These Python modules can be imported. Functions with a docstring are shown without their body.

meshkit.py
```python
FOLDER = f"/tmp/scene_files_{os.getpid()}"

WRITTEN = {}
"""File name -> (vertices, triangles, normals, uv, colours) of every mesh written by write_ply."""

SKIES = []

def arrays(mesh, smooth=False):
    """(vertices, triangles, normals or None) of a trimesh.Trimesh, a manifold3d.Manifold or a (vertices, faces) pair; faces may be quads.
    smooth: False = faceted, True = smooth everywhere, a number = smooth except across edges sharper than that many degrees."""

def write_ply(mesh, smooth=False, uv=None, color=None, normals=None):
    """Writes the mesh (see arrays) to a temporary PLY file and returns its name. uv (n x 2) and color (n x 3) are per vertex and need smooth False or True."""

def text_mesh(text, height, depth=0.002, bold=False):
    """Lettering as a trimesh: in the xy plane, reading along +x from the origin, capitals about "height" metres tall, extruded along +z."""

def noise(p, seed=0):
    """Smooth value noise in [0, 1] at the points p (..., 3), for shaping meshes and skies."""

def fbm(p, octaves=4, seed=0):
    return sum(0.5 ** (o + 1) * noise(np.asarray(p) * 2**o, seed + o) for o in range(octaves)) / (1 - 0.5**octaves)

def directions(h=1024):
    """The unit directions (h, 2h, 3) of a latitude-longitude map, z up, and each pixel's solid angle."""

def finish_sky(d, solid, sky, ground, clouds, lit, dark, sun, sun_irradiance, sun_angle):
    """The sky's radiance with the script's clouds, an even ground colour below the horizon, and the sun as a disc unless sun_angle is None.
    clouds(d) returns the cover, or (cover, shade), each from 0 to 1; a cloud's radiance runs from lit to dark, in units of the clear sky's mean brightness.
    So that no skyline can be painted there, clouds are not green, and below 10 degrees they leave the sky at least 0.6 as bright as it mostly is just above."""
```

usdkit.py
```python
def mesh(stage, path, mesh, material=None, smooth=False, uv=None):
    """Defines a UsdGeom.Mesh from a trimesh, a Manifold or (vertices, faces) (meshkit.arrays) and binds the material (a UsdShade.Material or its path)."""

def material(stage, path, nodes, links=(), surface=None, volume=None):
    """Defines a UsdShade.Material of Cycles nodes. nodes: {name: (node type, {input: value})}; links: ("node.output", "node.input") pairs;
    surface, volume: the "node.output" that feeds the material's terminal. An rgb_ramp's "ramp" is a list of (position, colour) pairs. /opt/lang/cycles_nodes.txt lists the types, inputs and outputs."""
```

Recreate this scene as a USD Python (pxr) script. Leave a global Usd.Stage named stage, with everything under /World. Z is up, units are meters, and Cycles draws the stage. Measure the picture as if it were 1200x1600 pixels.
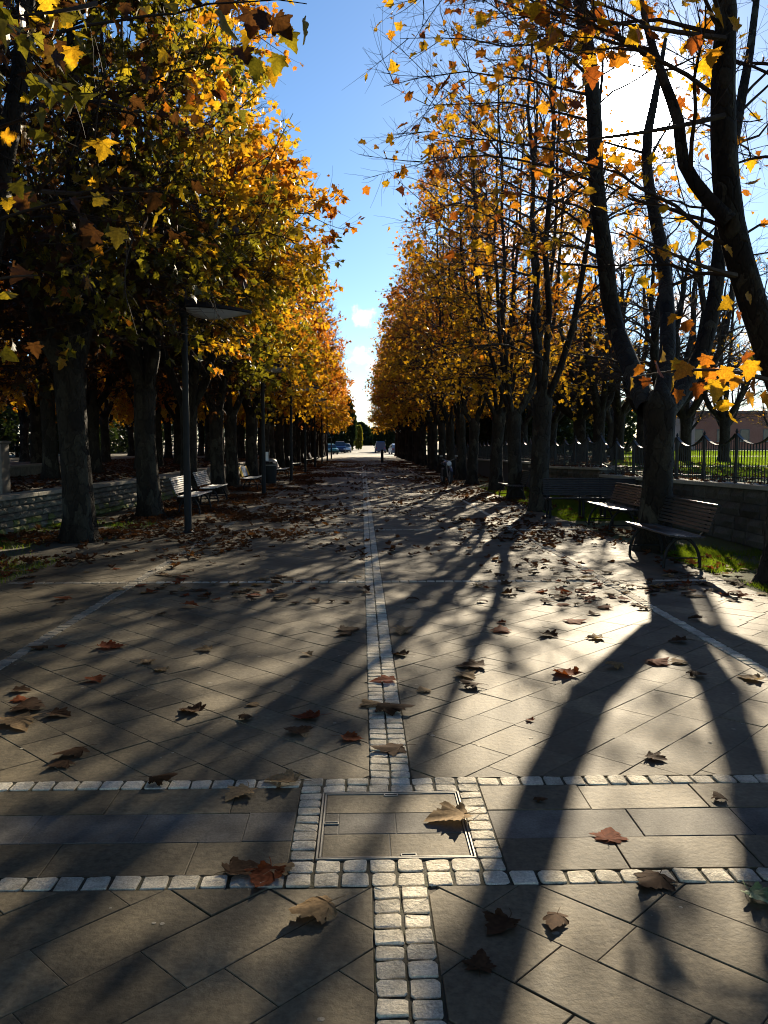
import math, random
import numpy as np
import trimesh
import usdkit, meshkit
from pxr import Usd, UsdGeom, UsdLux, UsdShade, Sdf, Gf, Vt
from shapely.geometry import Polygon, box as sbox, LineString
from shapely import affinity

PI = math.pi
stage = Usd.Stage.CreateInMemory()
UsdGeom.SetStageUpAxis(stage, UsdGeom.Tokens.z)
UsdGeom.SetStageMetersPerUnit(stage, 1.0)
UsdGeom.Xform.Define(stage, '/World')
UsdGeom.Scope.Define(stage, '/World/Looks')

# ------------------------------------------------------------------ camera, sky, sun, exposure
EYE = np.array([0.0, 0.0, 1.6])
PITCH, YAW, FPX = math.radians(4.6774), math.radians(1.5138), 1320.0      # 1320 px on a picture 1200 px wide
EXPOSURE = 1.64
SKY_STRENGTH, SUN_INTENSITY = 0.05, 1.25
SUN_ELEV, SUN_AZ = math.radians(20.1), math.radians(17.44)

fwd = np.array([math.sin(YAW) * math.cos(PITCH), math.cos(YAW) * math.cos(PITCH), -math.sin(PITCH)])
right = np.array([math.cos(YAW), -math.sin(YAW), 0.0])
up = np.cross(right, fwd)
cam = UsdGeom.Camera.Define(stage, '/World/camera')
cam.AddTransformOp().Set(Gf.Matrix4d(*right, 0, *up, 0, *(-fwd), 0, *EYE, 1))
cam.CreateFocalLengthAttr(28.0)
cam.CreateHorizontalApertureAttr(28.0 * 1200 / FPX)
cam.CreateVerticalApertureAttr(28.0 * 1600 / FPX)
cam.CreateClippingRangeAttr(Gf.Vec2f(0.05, 5000))
cam.CreateExposureAttr(EXPOSURE)


def ray(px, py):
    return right * (px - 600) / FPX + up * (800 - py) / FPX + fwd


def at(px, py, y):
    """The point at distance y along the avenue that the photograph shows at pixel px, py."""
    d = ray(px, py)
    return EYE + d * (y / d[1])


def ground_at(px, py, z=0.0):
    d = ray(px, py)
    return EYE + d * ((z - EYE[2]) / d[2])


SUN_DIR = np.array([math.sin(SUN_AZ) * math.cos(SUN_ELEV), math.cos(SUN_AZ) * math.cos(SUN_ELEV), math.sin(SUN_ELEV)])
sun = UsdLux.DistantLight.Define(stage, '/World/sun')
sun.CreateIntensityAttr(SUN_INTENSITY)
sun.CreateAngleAttr(0.5)
sun.CreateNormalizeAttr(True)
sun.CreateColorAttr(Gf.Vec3f(1.0, 0.85, 0.62))
zax = SUN_DIR
xax = np.cross([0, 0, 1.0], zax); xax /= np.linalg.norm(xax)
yax = np.cross(zax, xax)
sun.AddTransformOp().Set(Gf.Matrix4d(*xax, 0, *yax, 0, *zax, 0, 0, 0, 0, 1))


def sky_material():
    n = {"sky": ("sky_texture", {"sky_type": "single_scattering", "sun_disc": False, "sun_elevation": SUN_ELEV, "sun_rotation": SUN_AZ,
                                 "altitude": 60.0, "air_density": 0.95, "aerosol_density": 0.10, "ozone_density": 4.0}),
         "tc": ("texture_coordinate", {}),
         "hs": ("hsv", {"saturation": 1.08, "value": 1.0, "fac": 1.0}),
         "bg": ("background_shader", {"strength": SKY_STRENGTH})}
    L = [("sky.color", "hs.color")]
    prev = "hs.color"
    # cumulus clouds: (direction, radius, height ratio, brightness)
    puffs = [((566, 497), 0.021, 1.5, 8.0), ((540, 566), 0.045, 2.0, 8.0), ((588, 570), 0.036, 2.2, 8.0), ((568, 640), 0.06, 1.5, 8.0),
             ((1150, 610), 0.10, 1.5, 12.0), ((1080, 500), 0.06, 2.2, 12.0), ((870, 370), 0.10, 1.4, 14.0), ((1010, 470), 0.05, 3.0, 11.0), ((760, 560), 0.12, 2.0, 10.0)]
    n["cn"] = ("noise_texture", {"scale": 34.0, "detail": 8.0, "roughness": 0.62})
    L.append(("tc.generated", "cn.vector"))
    for i, (p, r, hr, b) in enumerate(puffs):
        d = ray(*p); d = d / np.linalg.norm(d)
        n[f"s{i}"] = ("vector_math", {"math_type": "subtract", "vector2": tuple(d)})
        n[f"m{i}"] = ("vector_math", {"math_type": "multiply", "vector2": (1.0, 1.0, hr)})
        n[f"l{i}"] = ("vector_math", {"math_type": "length"})
        n[f"r{i}"] = ("map_range", {"from_min": 0.0, "from_max": r * 1.9, "to_min": 1.15, "to_max": -0.25, "clamp": False})
        n[f"a{i}"] = ("math", {"math_type": "multiply_add", "value2": 4.6, "value3": -2.62})
        n[f"b{i}"] = ("math", {"math_type": "add"})
        n[f"c{i}"] = ("map_range", {"range_type": "smoothstep", "from_min": 0.25, "from_max": 1.0, "to_min": 0.0, "to_max": 0.9, "clamp": True})
        n[f"x{i}"] = ("mix_color", {"b": (b, b * 0.97, b * 0.95), "use_clamp": True, "use_clamp_result": False})
        L += [("tc.generated", f"s{i}.vector1"), (f"s{i}.vector", f"m{i}.vector1"), (f"m{i}.vector", f"l{i}.vector1"), (f"l{i}.value", f"r{i}.value"),
              ("cn.fac", f"a{i}.value1"), (f"a{i}.value", f"b{i}.value1"), (f"r{i}.result", f"b{i}.value2"), (f"b{i}.value", f"c{i}.value"),
              (f"c{i}.result", f"x{i}.fac"), (prev, f"x{i}.a")]
        prev = f"x{i}.result"
    # the sun's aureole in the hazy air
    n["dot"] = ("vector_math", {"math_type": "dot_product", "vector2": tuple(SUN_DIR)})
    L.append(("tc.generated", "dot.vector1"))
    for k, (pw, st) in enumerate([(2500.0, 200.0), (1300.0, 44.0), (110.0, 1.8), (16.0, 0.35)]):
        n[f"p{k}"] = ("math", {"math_type": "power", "value2": pw})
        n[f"q{k}"] = ("vector_math", {"math_type": "scale", "vector1": (st, st * 0.97, st * 0.92)})
        n[f"g{k}"] = ("vector_math", {"math_type": "add"})
        n[f"z{k}"] = ("math", {"math_type": "maximum", "value2": 0.0})
        L += [("dot.value", f"z{k}.value1"), (f"z{k}.value", f"p{k}.value1"), (f"p{k}.value", f"q{k}.scale"), (prev, f"g{k}.vector1"), (f"q{k}.vector", f"g{k}.vector2")]
        prev = f"g{k}.vector"
    L.append((prev, "bg.color"))
    return usdkit.material(stage, '/World/Looks/sky', n, L, surface="bg.background")


dome = UsdLux.DomeLight.Define(stage, '/World/sky')
UsdShade.MaterialBindingAPI.Apply(dome.GetPrim()).Bind(sky_material())
dome.GetPrim().SetCustomDataByKey('kind', 'structure')

# ------------------------------------------------------------------ helpers
used = {}


def numbered(parent, name):
    k = (parent, name)
    n = used.get(k, -1) + 1
    used[k] = n
    return f'{parent}/{name}' if n == 0 else f'{parent}/{name}_{n:03d}'


def tag(p, label=None, cat=None, group=None, kind=None):
    p = p.GetPrim()
    for k, v in (('label', label), ('category', cat), ('group', group), ('kind', kind)):
        if v:
            p.SetCustomDataByKey(k, v)
    return p


def thing(name, label, cat, loc=(0, 0, 0), rotz=0.0, group=None, kind=None, scale=None):
    x = UsdGeom.Xform.Define(stage, numbered('/World', name))
    x.AddTranslateOp().Set(Gf.Vec3d(*map(float, loc)))
    x.AddRotateZOp().Set(math.degrees(rotz))
    if scale is not None:
        x.AddScaleOp().Set(Gf.Vec3f(*map(float, scale)))
    return tag(x, label, cat, group, kind)


def klass(name):
    p = stage.CreateClassPrim(f'/World/{name}')
    p.SetTypeName('Xform')
    return p


def copy_of(proto, name, label, cat, loc, rotz=0.0, group=None, scale=None):
    p = thing(name, label, cat, loc, rotz, group, None, scale)
    p.GetReferences().AddInternalReference(proto.GetPath())
    p.SetInstanceable(True)
    return p


def put(name, mesh, mat, parent=None, smooth=False, **kw):
    path = numbered(str(parent.GetPath()) if parent is not None else '/World', name)
    m = usdkit.mesh(stage, path, mesh, mat, smooth=smooth)
    return tag(m, **kw) if kw else m.GetPrim()


def cat(ms):
    """Joins (vertices, triangles) pairs."""
    vs, fs, n = [], [], 0
    for m in ms:
        v, f = (m.vertices, m.faces) if hasattr(m, 'vertices') else m
        v, f = np.asarray(v, float), np.asarray(f, int)
        if f.shape[1] == 4:
            f = np.vstack([f[:, [0, 1, 2]], f[:, [0, 2, 3]]])
        vs.append(v); fs.append(f + n); n += len(v)
    return np.vstack(vs), np.vstack(fs)


def move(m, loc=(0, 0, 0), rz=0.0):
    v, f = (m.vertices, m.faces) if hasattr(m, 'vertices') else m
    c, s = math.cos(rz), math.sin(rz)
    v = np.asarray(v) @ np.array([[c, s, 0], [-s, c, 0], [0, 0, 1]]) + np.asarray(loc, float)
    return v, np.asarray(f)


def bx(x0, y0, z0, x1, y1, z1, c=0.0):
    """A box between two corners with chamfered edges of size c."""
    if c <= 0:
        m = trimesh.creation.box((x1 - x0, y1 - y0, z1 - z0))
    else:
        h = np.array([x1 - x0, y1 - y0, z1 - z0]) / 2
        pts = []
        for s in np.ndindex(2, 2, 2):
            sg = np.array(s) * 2 - 1
            for k in range(3):
                q = sg * (h - c); q[k] = sg[k] * h[k]
                pts.append(q)
        m = trimesh.convex.convex_hull(np.array(pts))
    m.apply_translation(((x0 + x1) / 2, (y0 + y1) / 2, (z0 + z1) / 2))
    return np.array(m.vertices), np.array(m.faces)


def tubes(P, Rr, sides=5, caps=False):
    """Tubes along N polylines at once: P (N, K, 3), Rr (N, K)."""
    P = np.asarray(P, float); Rr = np.asarray(Rr, float)
    if P.ndim == 2:
        P, Rr = P[None], np.broadcast_to(Rr, P.shape[:1])[None]
    N, K, _ = P.shape
    T = np.empty_like(P)
    T[:, 1:-1] = P[:, 2:] - P[:, :-2]
    T[:, 0] = P[:, 1] - P[:, 0]; T[:, -1] = P[:, -1] - P[:, -2]
    T /= np.linalg.norm(T, axis=2, keepdims=True) + 1e-12
    mean = P[:, -1] - P[:, 0]
    ref = np.where(np.abs(mean[:, 2:3]) > 0.75 * np.linalg.norm(mean, axis=1, keepdims=True), [[1.0, 0.13, 0]], [[0.07, 0.11, 1.0]])
    A = np.cross(T, ref[:, None, :]); A /= np.linalg.norm(A, axis=2, keepdims=True) + 1e-12
    B = np.cross(T, A)
    a = np.arange(sides) / sides * 2 * PI
    V = P[:, :, None] + Rr[:, :, None, None] * (np.cos(a)[None, None, :, None] * A[:, :, None] + np.sin(a)[None, None, :, None] * B[:, :, None])
    i = np.arange(N)[:, None, None] * K * sides
    k = np.arange(K - 1)[None, :, None] * sides
    s = np.arange(sides)[None, None, :]; s2 = (s + 1) % sides
    q = np.stack([i + k + s, i + k + s2, i + k + sides + s2, i + k + sides + s], -1).reshape(-1, 4)
    f = np.vstack([q[:, [0, 2, 1]], q[:, [0, 3, 2]]])
    v = V.reshape(-1, 3)
    if caps:
        ex, fx = [], []
        for e, kk in ((0, 0), (1, K - 1)):
            c = len(v) + np.arange(N) + e * N
            ex.append(P[:, kk])
            base = np.arange(N)[:, None] * K * sides + kk * sides
            s = np.arange(sides)[None]
            tri = np.stack([np.broadcast_to(c[:, None], (N, sides)), base + s, base + (s + 1) % sides], -1).reshape(-1, 3)
            fx.append(tri if e == 0 else tri[:, [0, 2, 1]])
        v = np.vstack([v] + ex); f = np.vstack([f] + fx)
    return v, f


def lathe(profile, sides=16):
    """Revolves (r, z) pairs about z."""
    p = np.asarray(profile, float)
    a = np.arange(sides) / sides * 2 * PI
    v = np.stack([p[:, None, 0] * np.cos(a), p[:, None, 0] * np.sin(a), np.broadcast_to(p[:, None, 1], (len(p), sides))], -1).reshape(-1, 3)
    k = np.arange(len(p) - 1)[:, None] * sides; s = np.arange(sides)[None]; s2 = (s + 1) % sides
    q = np.stack([k + s, k + s2, k + sides + s2, k + sides + s], -1).reshape(-1, 4)
    return v, np.vstack([q[:, [0, 1, 2]], q[:, [0, 2, 3]]])


def rot_to(d):
    """A rotation whose z column is d."""
    d = np.asarray(d, float) / np.linalg.norm(d)
    a = np.cross([0, 0, 1.0] if abs(d[2]) < 0.9 else [1.0, 0, 0], d); a /= np.linalg.norm(a)
    return np.stack([a, np.cross(d, a), d], 1)


# ------------------------------------------------------------------ materials
def surf(name, colors, scale=3.0, rough=0.6, bump=0.0, bump_scale=30.0, vary=0.0, spec=0.5, detail=6.0, metallic=0.0, object_space=False, fine=None, coat=0.0, stretch=None, stain=None):
    """A noise between two or three colours; vary shifts brightness per object and per island; fine = (scale, amount) of a second, multiplied grain."""
    n = {"g": ("geometry", {}), "n": ("noise_texture", {"scale": scale, "detail": detail, "roughness": 0.6}),
         "r": ("rgb_ramp", {"ramp": [(0.28 + 0.44 * i / max(1, len(colors) - 1), c) for i, c in enumerate(colors)]}),
         "p": ("principled_bsdf", {"roughness": rough, "specular_ior_level": spec, "metallic": metallic, "coat_weight": coat, "coat_roughness": 0.25})}
    L = [("n.fac", "r.fac")]
    src = "g.position"
    if object_space:
        n["tc"] = ("texture_coordinate", {}); src = "tc.object"
    if stretch:
        n["mp"] = ("mapping", {"scale": stretch}); L.append((src, "mp.vector")); src = "mp.vector"
    L.append((src, "n.vector"))
    col = "r.color"
    if fine:
        n["n2"] = ("noise_texture", {"scale": fine[0], "detail": 4.0, "roughness": 0.7})
        n["m2"] = ("map_range", {"from_min": 0.25, "from_max": 0.75, "to_min": 1 - fine[1], "to_max": 1 + fine[1], "clamp": True})
        n["h2"] = ("vector_math", {"math_type": "scale"})
        L += [(src, "n2.vector"), ("n2.fac", "m2.value"), (col, "h2.vector1"), ("m2.result", "h2.scale")]
        col = "h2.vector"
    if stain:
        n["n3"] = ("noise_texture", {"scale": stain[0], "detail": 7.0, "roughness": 0.65, "distortion": 0.6})
        n["m3"] = ("map_range", {"from_min": 0.36, "from_max": 0.6, "to_min": 1 - stain[1], "to_max": 1.06, "clamp": True})
        n["h3"] = ("vector_math", {"math_type": "scale"})
        L += [(src, "n3.vector"), ("n3.fac", "m3.value"), (col, "h3.vector1"), ("m3.result", "h3.scale")]
        col = "h3.vector"
    if vary:
        n["o"] = ("object_info", {})
        n["ad"] = ("math", {"math_type": "add"}); n["fr"] = ("math", {"math_type": "fraction"})
        n["mv"] = ("map_range", {"from_min": 0.0, "from_max": 1.0, "to_min": 1 - vary, "to_max": 1 + vary, "clamp": True})
        n["hv"] = ("vector_math", {"math_type": "scale"})
        L += [("o.random", "ad.value1"), ("g.random_per_island", "ad.value2"), ("ad.value", "fr.value1"), ("fr.value", "mv.value"), (col, "hv.vector1"), ("mv.result", "hv.scale")]
        col = "hv.vector"
    L.append((col, "p.base_color"))
    if bump:
        n["bn"] = ("noise_texture", {"scale": bump_scale, "detail": 6.0, "roughness": 0.65})
        n["b"] = ("bump", {"strength": 1.0, "distance": bump})
        L += [(src, "bn.vector"), ("bn.fac", "b.height"), ("b.normal", "p.normal")]
    return usdkit.material(stage, f'/World/Looks/{name}', n, L, surface="p.BSDF")


def leaf_look(name, stops, bias=0.0, x0=0.0, rough=0.5, trans=0.5, boost=1.2, nscale=0.45, zb=0.0, obj_vary=0.12, spec=0.35):
    """Leaves: colour from a low noise plus a random value per leaf, light passes through them."""
    n = {"g": ("geometry", {}), "n": ("noise_texture", {"scale": nscale, "detail": 2.0}), "o": ("object_info", {}),
         "sx": ("separate_xyz", {}), "bx": ("math", {"math_type": "multiply_add", "value2": bias, "value3": -bias * x0}),
         "bz": ("math", {"math_type": "multiply_add", "value2": zb, "value3": -zb * 5.0}),
         "a": ("math", {"math_type": "multiply_add", "value2": 0.85, "value3": -0.425}),
         "a2": ("math", {"math_type": "multiply_add", "value2": 1.0}), "a3": ("math", {"math_type": "add"}), "a4": ("math", {"math_type": "add"}),
         "ao": ("math", {"math_type": "multiply_add", "value2": 2 * obj_vary, "value3": -obj_vary}), "a5": ("math", {"math_type": "add"}),
         "r": ("rgb_ramp", {"ramp": stops}),
         "bl": ("noise_texture", {"scale": 60.0, "detail": 3.0}), "bm": ("map_range", {"from_min": 0.35, "from_max": 0.7, "to_min": 1.12, "to_max": 0.6, "clamp": True}),
         "sc": ("vector_math", {"math_type": "scale"}),
         "p": ("principled_bsdf", {"roughness": rough, "specular_ior_level": spec}),
         "t": ("translucent_bsdf", {}), "tb": ("vector_math", {"math_type": "multiply", "vector2": (boost * 1.05, boost, boost * 0.55)}),
         "mx": ("mix_closure", {"fac": trans})}
    L = [("g.position", "n.vector"), ("g.position", "sx.vector"), ("sx.x", "bx.value1"), ("sx.z", "bz.value1"), ("g.random_per_island", "a.value1"), ("n.fac", "a2.value1"), ("a.value", "a2.value3"),
         ("a2.value", "a3.value1"), ("bx.value", "a3.value2"), ("a3.value", "a4.value1"), ("bz.value", "a4.value2"), ("o.random", "ao.value1"), ("a4.value", "a5.value1"), ("ao.value", "a5.value2"),
         ("a5.value", "r.fac"), ("g.position", "bl.vector"), ("bl.fac", "bm.value"), ("r.color", "sc.vector1"), ("bm.result", "sc.scale"),
         ("sc.vector", "p.base_color"), ("sc.vector", "tb.vector1"), ("tb.vector", "t.color"), ("p.BSDF", "mx.closure1"), ("t.BSDF", "mx.closure2")]
    return usdkit.material(stage, f'/World/Looks/{name}', n, L, surface="mx.closure")


def bark_look():
    """Plane bark: dark scaly plates, paler olive and buff patches where it has flaked."""
    n = {"tc": ("texture_coordinate", {}), "mp": ("mapping", {"scale": (1.0, 1.0, 0.55)}),
         "w": ("noise_texture", {"scale": 5.0, "detail": 4.0}), "ws": ("vector_math", {"math_type": "scale", "scale": 0.35}), "wa": ("vector_math", {"math_type": "add"}),
         "v": ("voronoi_texture", {"scale": 7.0, "feature": "f1"}), "vs": ("separate_color", {}), "vr": ("rgb_ramp", {"ramp": [(0.0, (0.014, 0.010, 0.007)), (0.45, (0.023, 0.017, 0.011)), (0.66, (0.029, 0.022, 0.015)), (0.85, (0.036, 0.030, 0.020)), (1.0, (0.06, 0.05, 0.034))]}),
         "f": ("noise_texture", {"scale": 38.0, "detail": 6.0, "roughness": 0.7}), "fm": ("map_range", {"from_min": 0.3, "from_max": 0.7, "to_min": 0.5, "to_max": 1.35, "clamp": True}), "h": ("vector_math", {"math_type": "scale"}),
         "e": ("voronoi_texture", {"scale": 7.0, "feature": "distance_to_edge"}), "em": ("map_range", {"from_min": 0.0, "from_max": 0.12, "to_min": 0.0, "to_max": 1.0, "clamp": True}),
         "hm": ("math", {"math_type": "multiply_add", "value2": 0.6}), "b": ("bump", {"strength": 1.0, "distance": 0.022}), "p": ("principled_bsdf", {"roughness": 0.9, "specular_ior_level": 0.2})}
    L = [("tc.object", "mp.vector"), ("mp.vector", "w.vector"), ("w.color", "ws.vector1"), ("mp.vector", "wa.vector1"), ("ws.vector", "wa.vector2"), ("wa.vector", "v.vector"), ("wa.vector", "e.vector"), ("mp.vector", "f.vector"),
         ("v.color", "vs.color"), ("vs.r", "vr.fac"), ("f.fac", "fm.value"), ("vr.color", "h.vector1"), ("fm.result", "h.scale"), ("h.vector", "p.base_color"), ("e.distance", "em.value"), ("f.fac", "hm.value1"), ("em.result", "hm.value3"), ("hm.value", "b.height"), ("b.normal", "p.normal")]
    return usdkit.material(stage, '/World/Looks/plane_bark', n, L, surface="p.BSDF")


M = {}
M['slab'] = surf('paving_stone', [(0.085, 0.070, 0.044), (0.140, 0.114, 0.070), (0.200, 0.162, 0.098)], 1.6, 0.74, 0.003, 38, 0.24, 0.20, detail=9.0, fine=(34.0, 0.45), stain=(0.9, 0.38))
M['slab_grey'] = surf('grey_band_stone', [(0.10, 0.092, 0.078), (0.15, 0.14, 0.12), (0.23, 0.215, 0.185)], 5.0, 0.8, 0.002, 60, 0.18, 0.15, fine=(90.0, 0.35), stain=(1.1, 0.3))
M['joint'] = surf('joint_earth', [(0.036, 0.030, 0.020), (0.068, 0.056, 0.036), (0.10, 0.083, 0.052)], 14.0, 0.95, 0.004, 80)
M['joint_moss'] = surf('mossy_joint', [(0.016, 0.014, 0.010), (0.034, 0.031, 0.016), (0.045, 0.05, 0.016)], 9.0, 0.95, 0.004, 80)
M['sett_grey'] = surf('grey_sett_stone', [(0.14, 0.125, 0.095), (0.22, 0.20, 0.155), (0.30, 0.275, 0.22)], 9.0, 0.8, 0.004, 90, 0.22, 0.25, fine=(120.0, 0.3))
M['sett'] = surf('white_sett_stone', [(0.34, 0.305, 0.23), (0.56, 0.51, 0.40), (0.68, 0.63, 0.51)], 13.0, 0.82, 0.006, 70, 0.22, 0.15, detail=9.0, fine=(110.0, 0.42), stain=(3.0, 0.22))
M['soil'] = surf('verge_soil', [(0.05, 0.04, 0.025), (0.09, 0.075, 0.045), (0.13, 0.115, 0.07)], 1.7, 0.95, 0.02, 22, fine=(40.0, 0.4))
M['verge'] = surf('verge_turf', [(0.06, 0.05, 0.025), (0.07, 0.08, 0.02), (0.06, 0.095, 0.018)], 1.3, 0.95, 0.02, 30, fine=(50.0, 0.5))
M['lawn'] = surf('park_lawn', [(0.08, 0.10, 0.022), (0.07, 0.12, 0.02), (0.10, 0.13, 0.03)], 0.35, 0.95, 0.02, 25, fine=(8.0, 0.3))
M['grass'] = leaf_look('grass_blades', [(0.0, (0.11, 0.18, 0.014)), (0.5, (0.18, 0.25, 0.02)), (1.0, (0.30, 0.31, 0.05))], trans=0.55, boost=1.3)
M['bark'] = bark_look()
M['twig'] = surf('twig_bark', [(0.025, 0.017, 0.012), (0.055, 0.038, 0.026)], 9.0, 0.85, vary=0.2, spec=0.2, object_space=True)
M['ball'] = surf('seed_ball', [(0.06, 0.04, 0.02), (0.10, 0.07, 0.035)], 40.0, 0.9)
Y, YG, O, RB, BR = (0.55, 0.32, 0.02), (0.24, 0.21, 0.02), (0.46, 0.16, 0.018), (0.22, 0.058, 0.015), (0.065, 0.028, 0.012)
M['leaf_left'] = leaf_look('left_row_leaves', [(0.0, BR), (0.06, (0.10, 0.10, 0.018)), (0.2, YG), (0.33, Y), (0.44, (0.50, 0.22, 0.02)), (0.55, O), (0.68, RB), (0.80, BR), (1.0, BR)], 0.09, -4.0, obj_vary=0.10, zb=0.015)
M['leaf_left_big'] = leaf_look('left_row_leaves_large', [(0.0, BR), (0.06, (0.10, 0.10, 0.018)), (0.2, YG), (0.33, Y), (0.44, (0.50, 0.22, 0.02)), (0.55, O), (0.68, RB), (0.80, BR), (1.0, BR)], 0.09, -4.0, zb=0.015, obj_vary=0.42)
M['leaf_left_far'] = leaf_look('far_left_leaves', [(0.0, Y), (0.18, O), (0.38, (0.34, 0.105, 0.018)), (0.6, RB), (0.85, BR), (1.0, BR)], zb=0.05)
M['leaf_right'] = leaf_look('right_row_leaves', [(0.0, Y), (0.10, (0.50, 0.23, 0.02)), (0.24, (0.44, 0.155, 0.018)), (0.40, (0.30, 0.085, 0.016)), (0.58, RB), (0.78, BR), (1.0, BR)], zb=0.03)
M['leaf_right_big'] = leaf_look('right_row_leaves_large', [(0.0, Y), (0.10, (0.50, 0.23, 0.02)), (0.24, (0.44, 0.155, 0.018)), (0.40, (0.30, 0.085, 0.016)), (0.58, RB), (0.78, BR), (1.0, BR)], zb=0.03, obj_vary=0.42)
M['leaf_near'] = leaf_look('near_leaves', [(0.0, BR), (0.08, (0.13, 0.12, 0.018)), (0.22, (0.34, 0.26, 0.02)), (0.40, Y), (0.56, (0.50, 0.22, 0.02)), (0.75, RB), (0.9, BR), (1.0, BR)], 0.09, -2.2, trans=0.55)
M['leaf_near_big'] = leaf_look('near_leaves_large', [(0.0, BR), (0.08, (0.13, 0.12, 0.018)), (0.22, (0.34, 0.26, 0.02)), (0.40, Y), (0.56, (0.50, 0.22, 0.02)), (0.75, RB), (0.9, BR), (1.0, BR)], 0.09, -2.2, trans=0.55, obj_vary=0.42)
M['leaf_yellow'] = leaf_look('yellow_leaves', [(0.0, (0.12, 0.13, 0.02)), (0.5, (0.36, 0.28, 0.02)), (1.0, (0.5, 0.33, 0.02))])
M['leaf_green'] = leaf_look('evergreen_leaves', [(0.0, (0.02, 0.035, 0.012)), (0.5, (0.03, 0.05, 0.015)), (1.0, (0.05, 0.065, 0.02))], trans=0.25)
M['dry_tan'] = leaf_look('dry_leaf_tan', [(0.0, (0.30, 0.20, 0.10)), (0.5, (0.42, 0.30, 0.17)), (1.0, (0.50, 0.38, 0.24))], trans=0.3, boost=1.0, rough=0.8, spec=0.08)
M['dry_brown'] = leaf_look('dry_leaf_brown', [(0.0, (0.075, 0.038, 0.018)), (0.5, (0.13, 0.07, 0.034)), (1.0, (0.21, 0.125, 0.065))], trans=0.25, boost=1.0, rough=0.8, spec=0.08)
M['dry_red'] = leaf_look('dry_leaf_red', [(0.0, (0.20, 0.05, 0.02)), (0.5, (0.34, 0.10, 0.03)), (1.0, (0.42, 0.19, 0.05))], trans=0.4, boost=1.1, rough=0.8, spec=0.08)
M['pale_green'] = leaf_look('pale_green_leaf', [(0.0, (0.20, 0.30, 0.10)), (1.0, (0.34, 0.40, 0.17))], trans=0.3)
M['litter'] = leaf_look('leaf_litter_look', [(0.0, (0.09, 0.04, 0.02)), (0.25, (0.20, 0.085, 0.035)), (0.5, (0.36, 0.12, 0.04)), (0.75, (0.42, 0.22, 0.09)), (1.0, (0.55, 0.38, 0.20))], trans=0.3, boost=1.0, rough=0.8, spec=0.08)
M['black_metal'] = surf('black_painted_metal', [(0.009, 0.009, 0.009), (0.016, 0.016, 0.015)], 9.0, 0.55, 0.0006, 120, spec=0.25)
M['fence_metal'] = surf('fence_paint', [(0.010, 0.010, 0.010), (0.02, 0.02, 0.018)], 6.0, 0.45, spec=0.3)
M['slat'] = surf('bench_slat_paint', [(0.10, 0.085, 0.072), (0.20, 0.175, 0.15)], 12.0, 0.33, 0.0008, 70, 0.12, 0.6, stretch=(6, 0.5, 6), object_space=True)
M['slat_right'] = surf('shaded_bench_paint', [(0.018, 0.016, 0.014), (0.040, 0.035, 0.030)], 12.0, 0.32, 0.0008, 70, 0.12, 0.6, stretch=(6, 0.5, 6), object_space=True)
M['slat_pale'] = surf('pale_bench_paint', [(0.48, 0.46, 0.43), (0.60, 0.58, 0.55)], 12.0, 0.38, 0.0008, 70, 0.08, 0.6, stretch=(6, 0.5, 6), object_space=True)
M['slat_dark'] = surf('dark_bench_paint', [(0.018, 0.017, 0.016), (0.035, 0.032, 0.029)], 10.0, 0.5, 0.0006, 60, 0.1, 0.35)
M['steel'] = surf('worn_steel', [(0.15, 0.14, 0.12), (0.27, 0.255, 0.22)], 25.0, 0.55, 0.0004, 120, metallic=0.4, spec=0.3)
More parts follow.
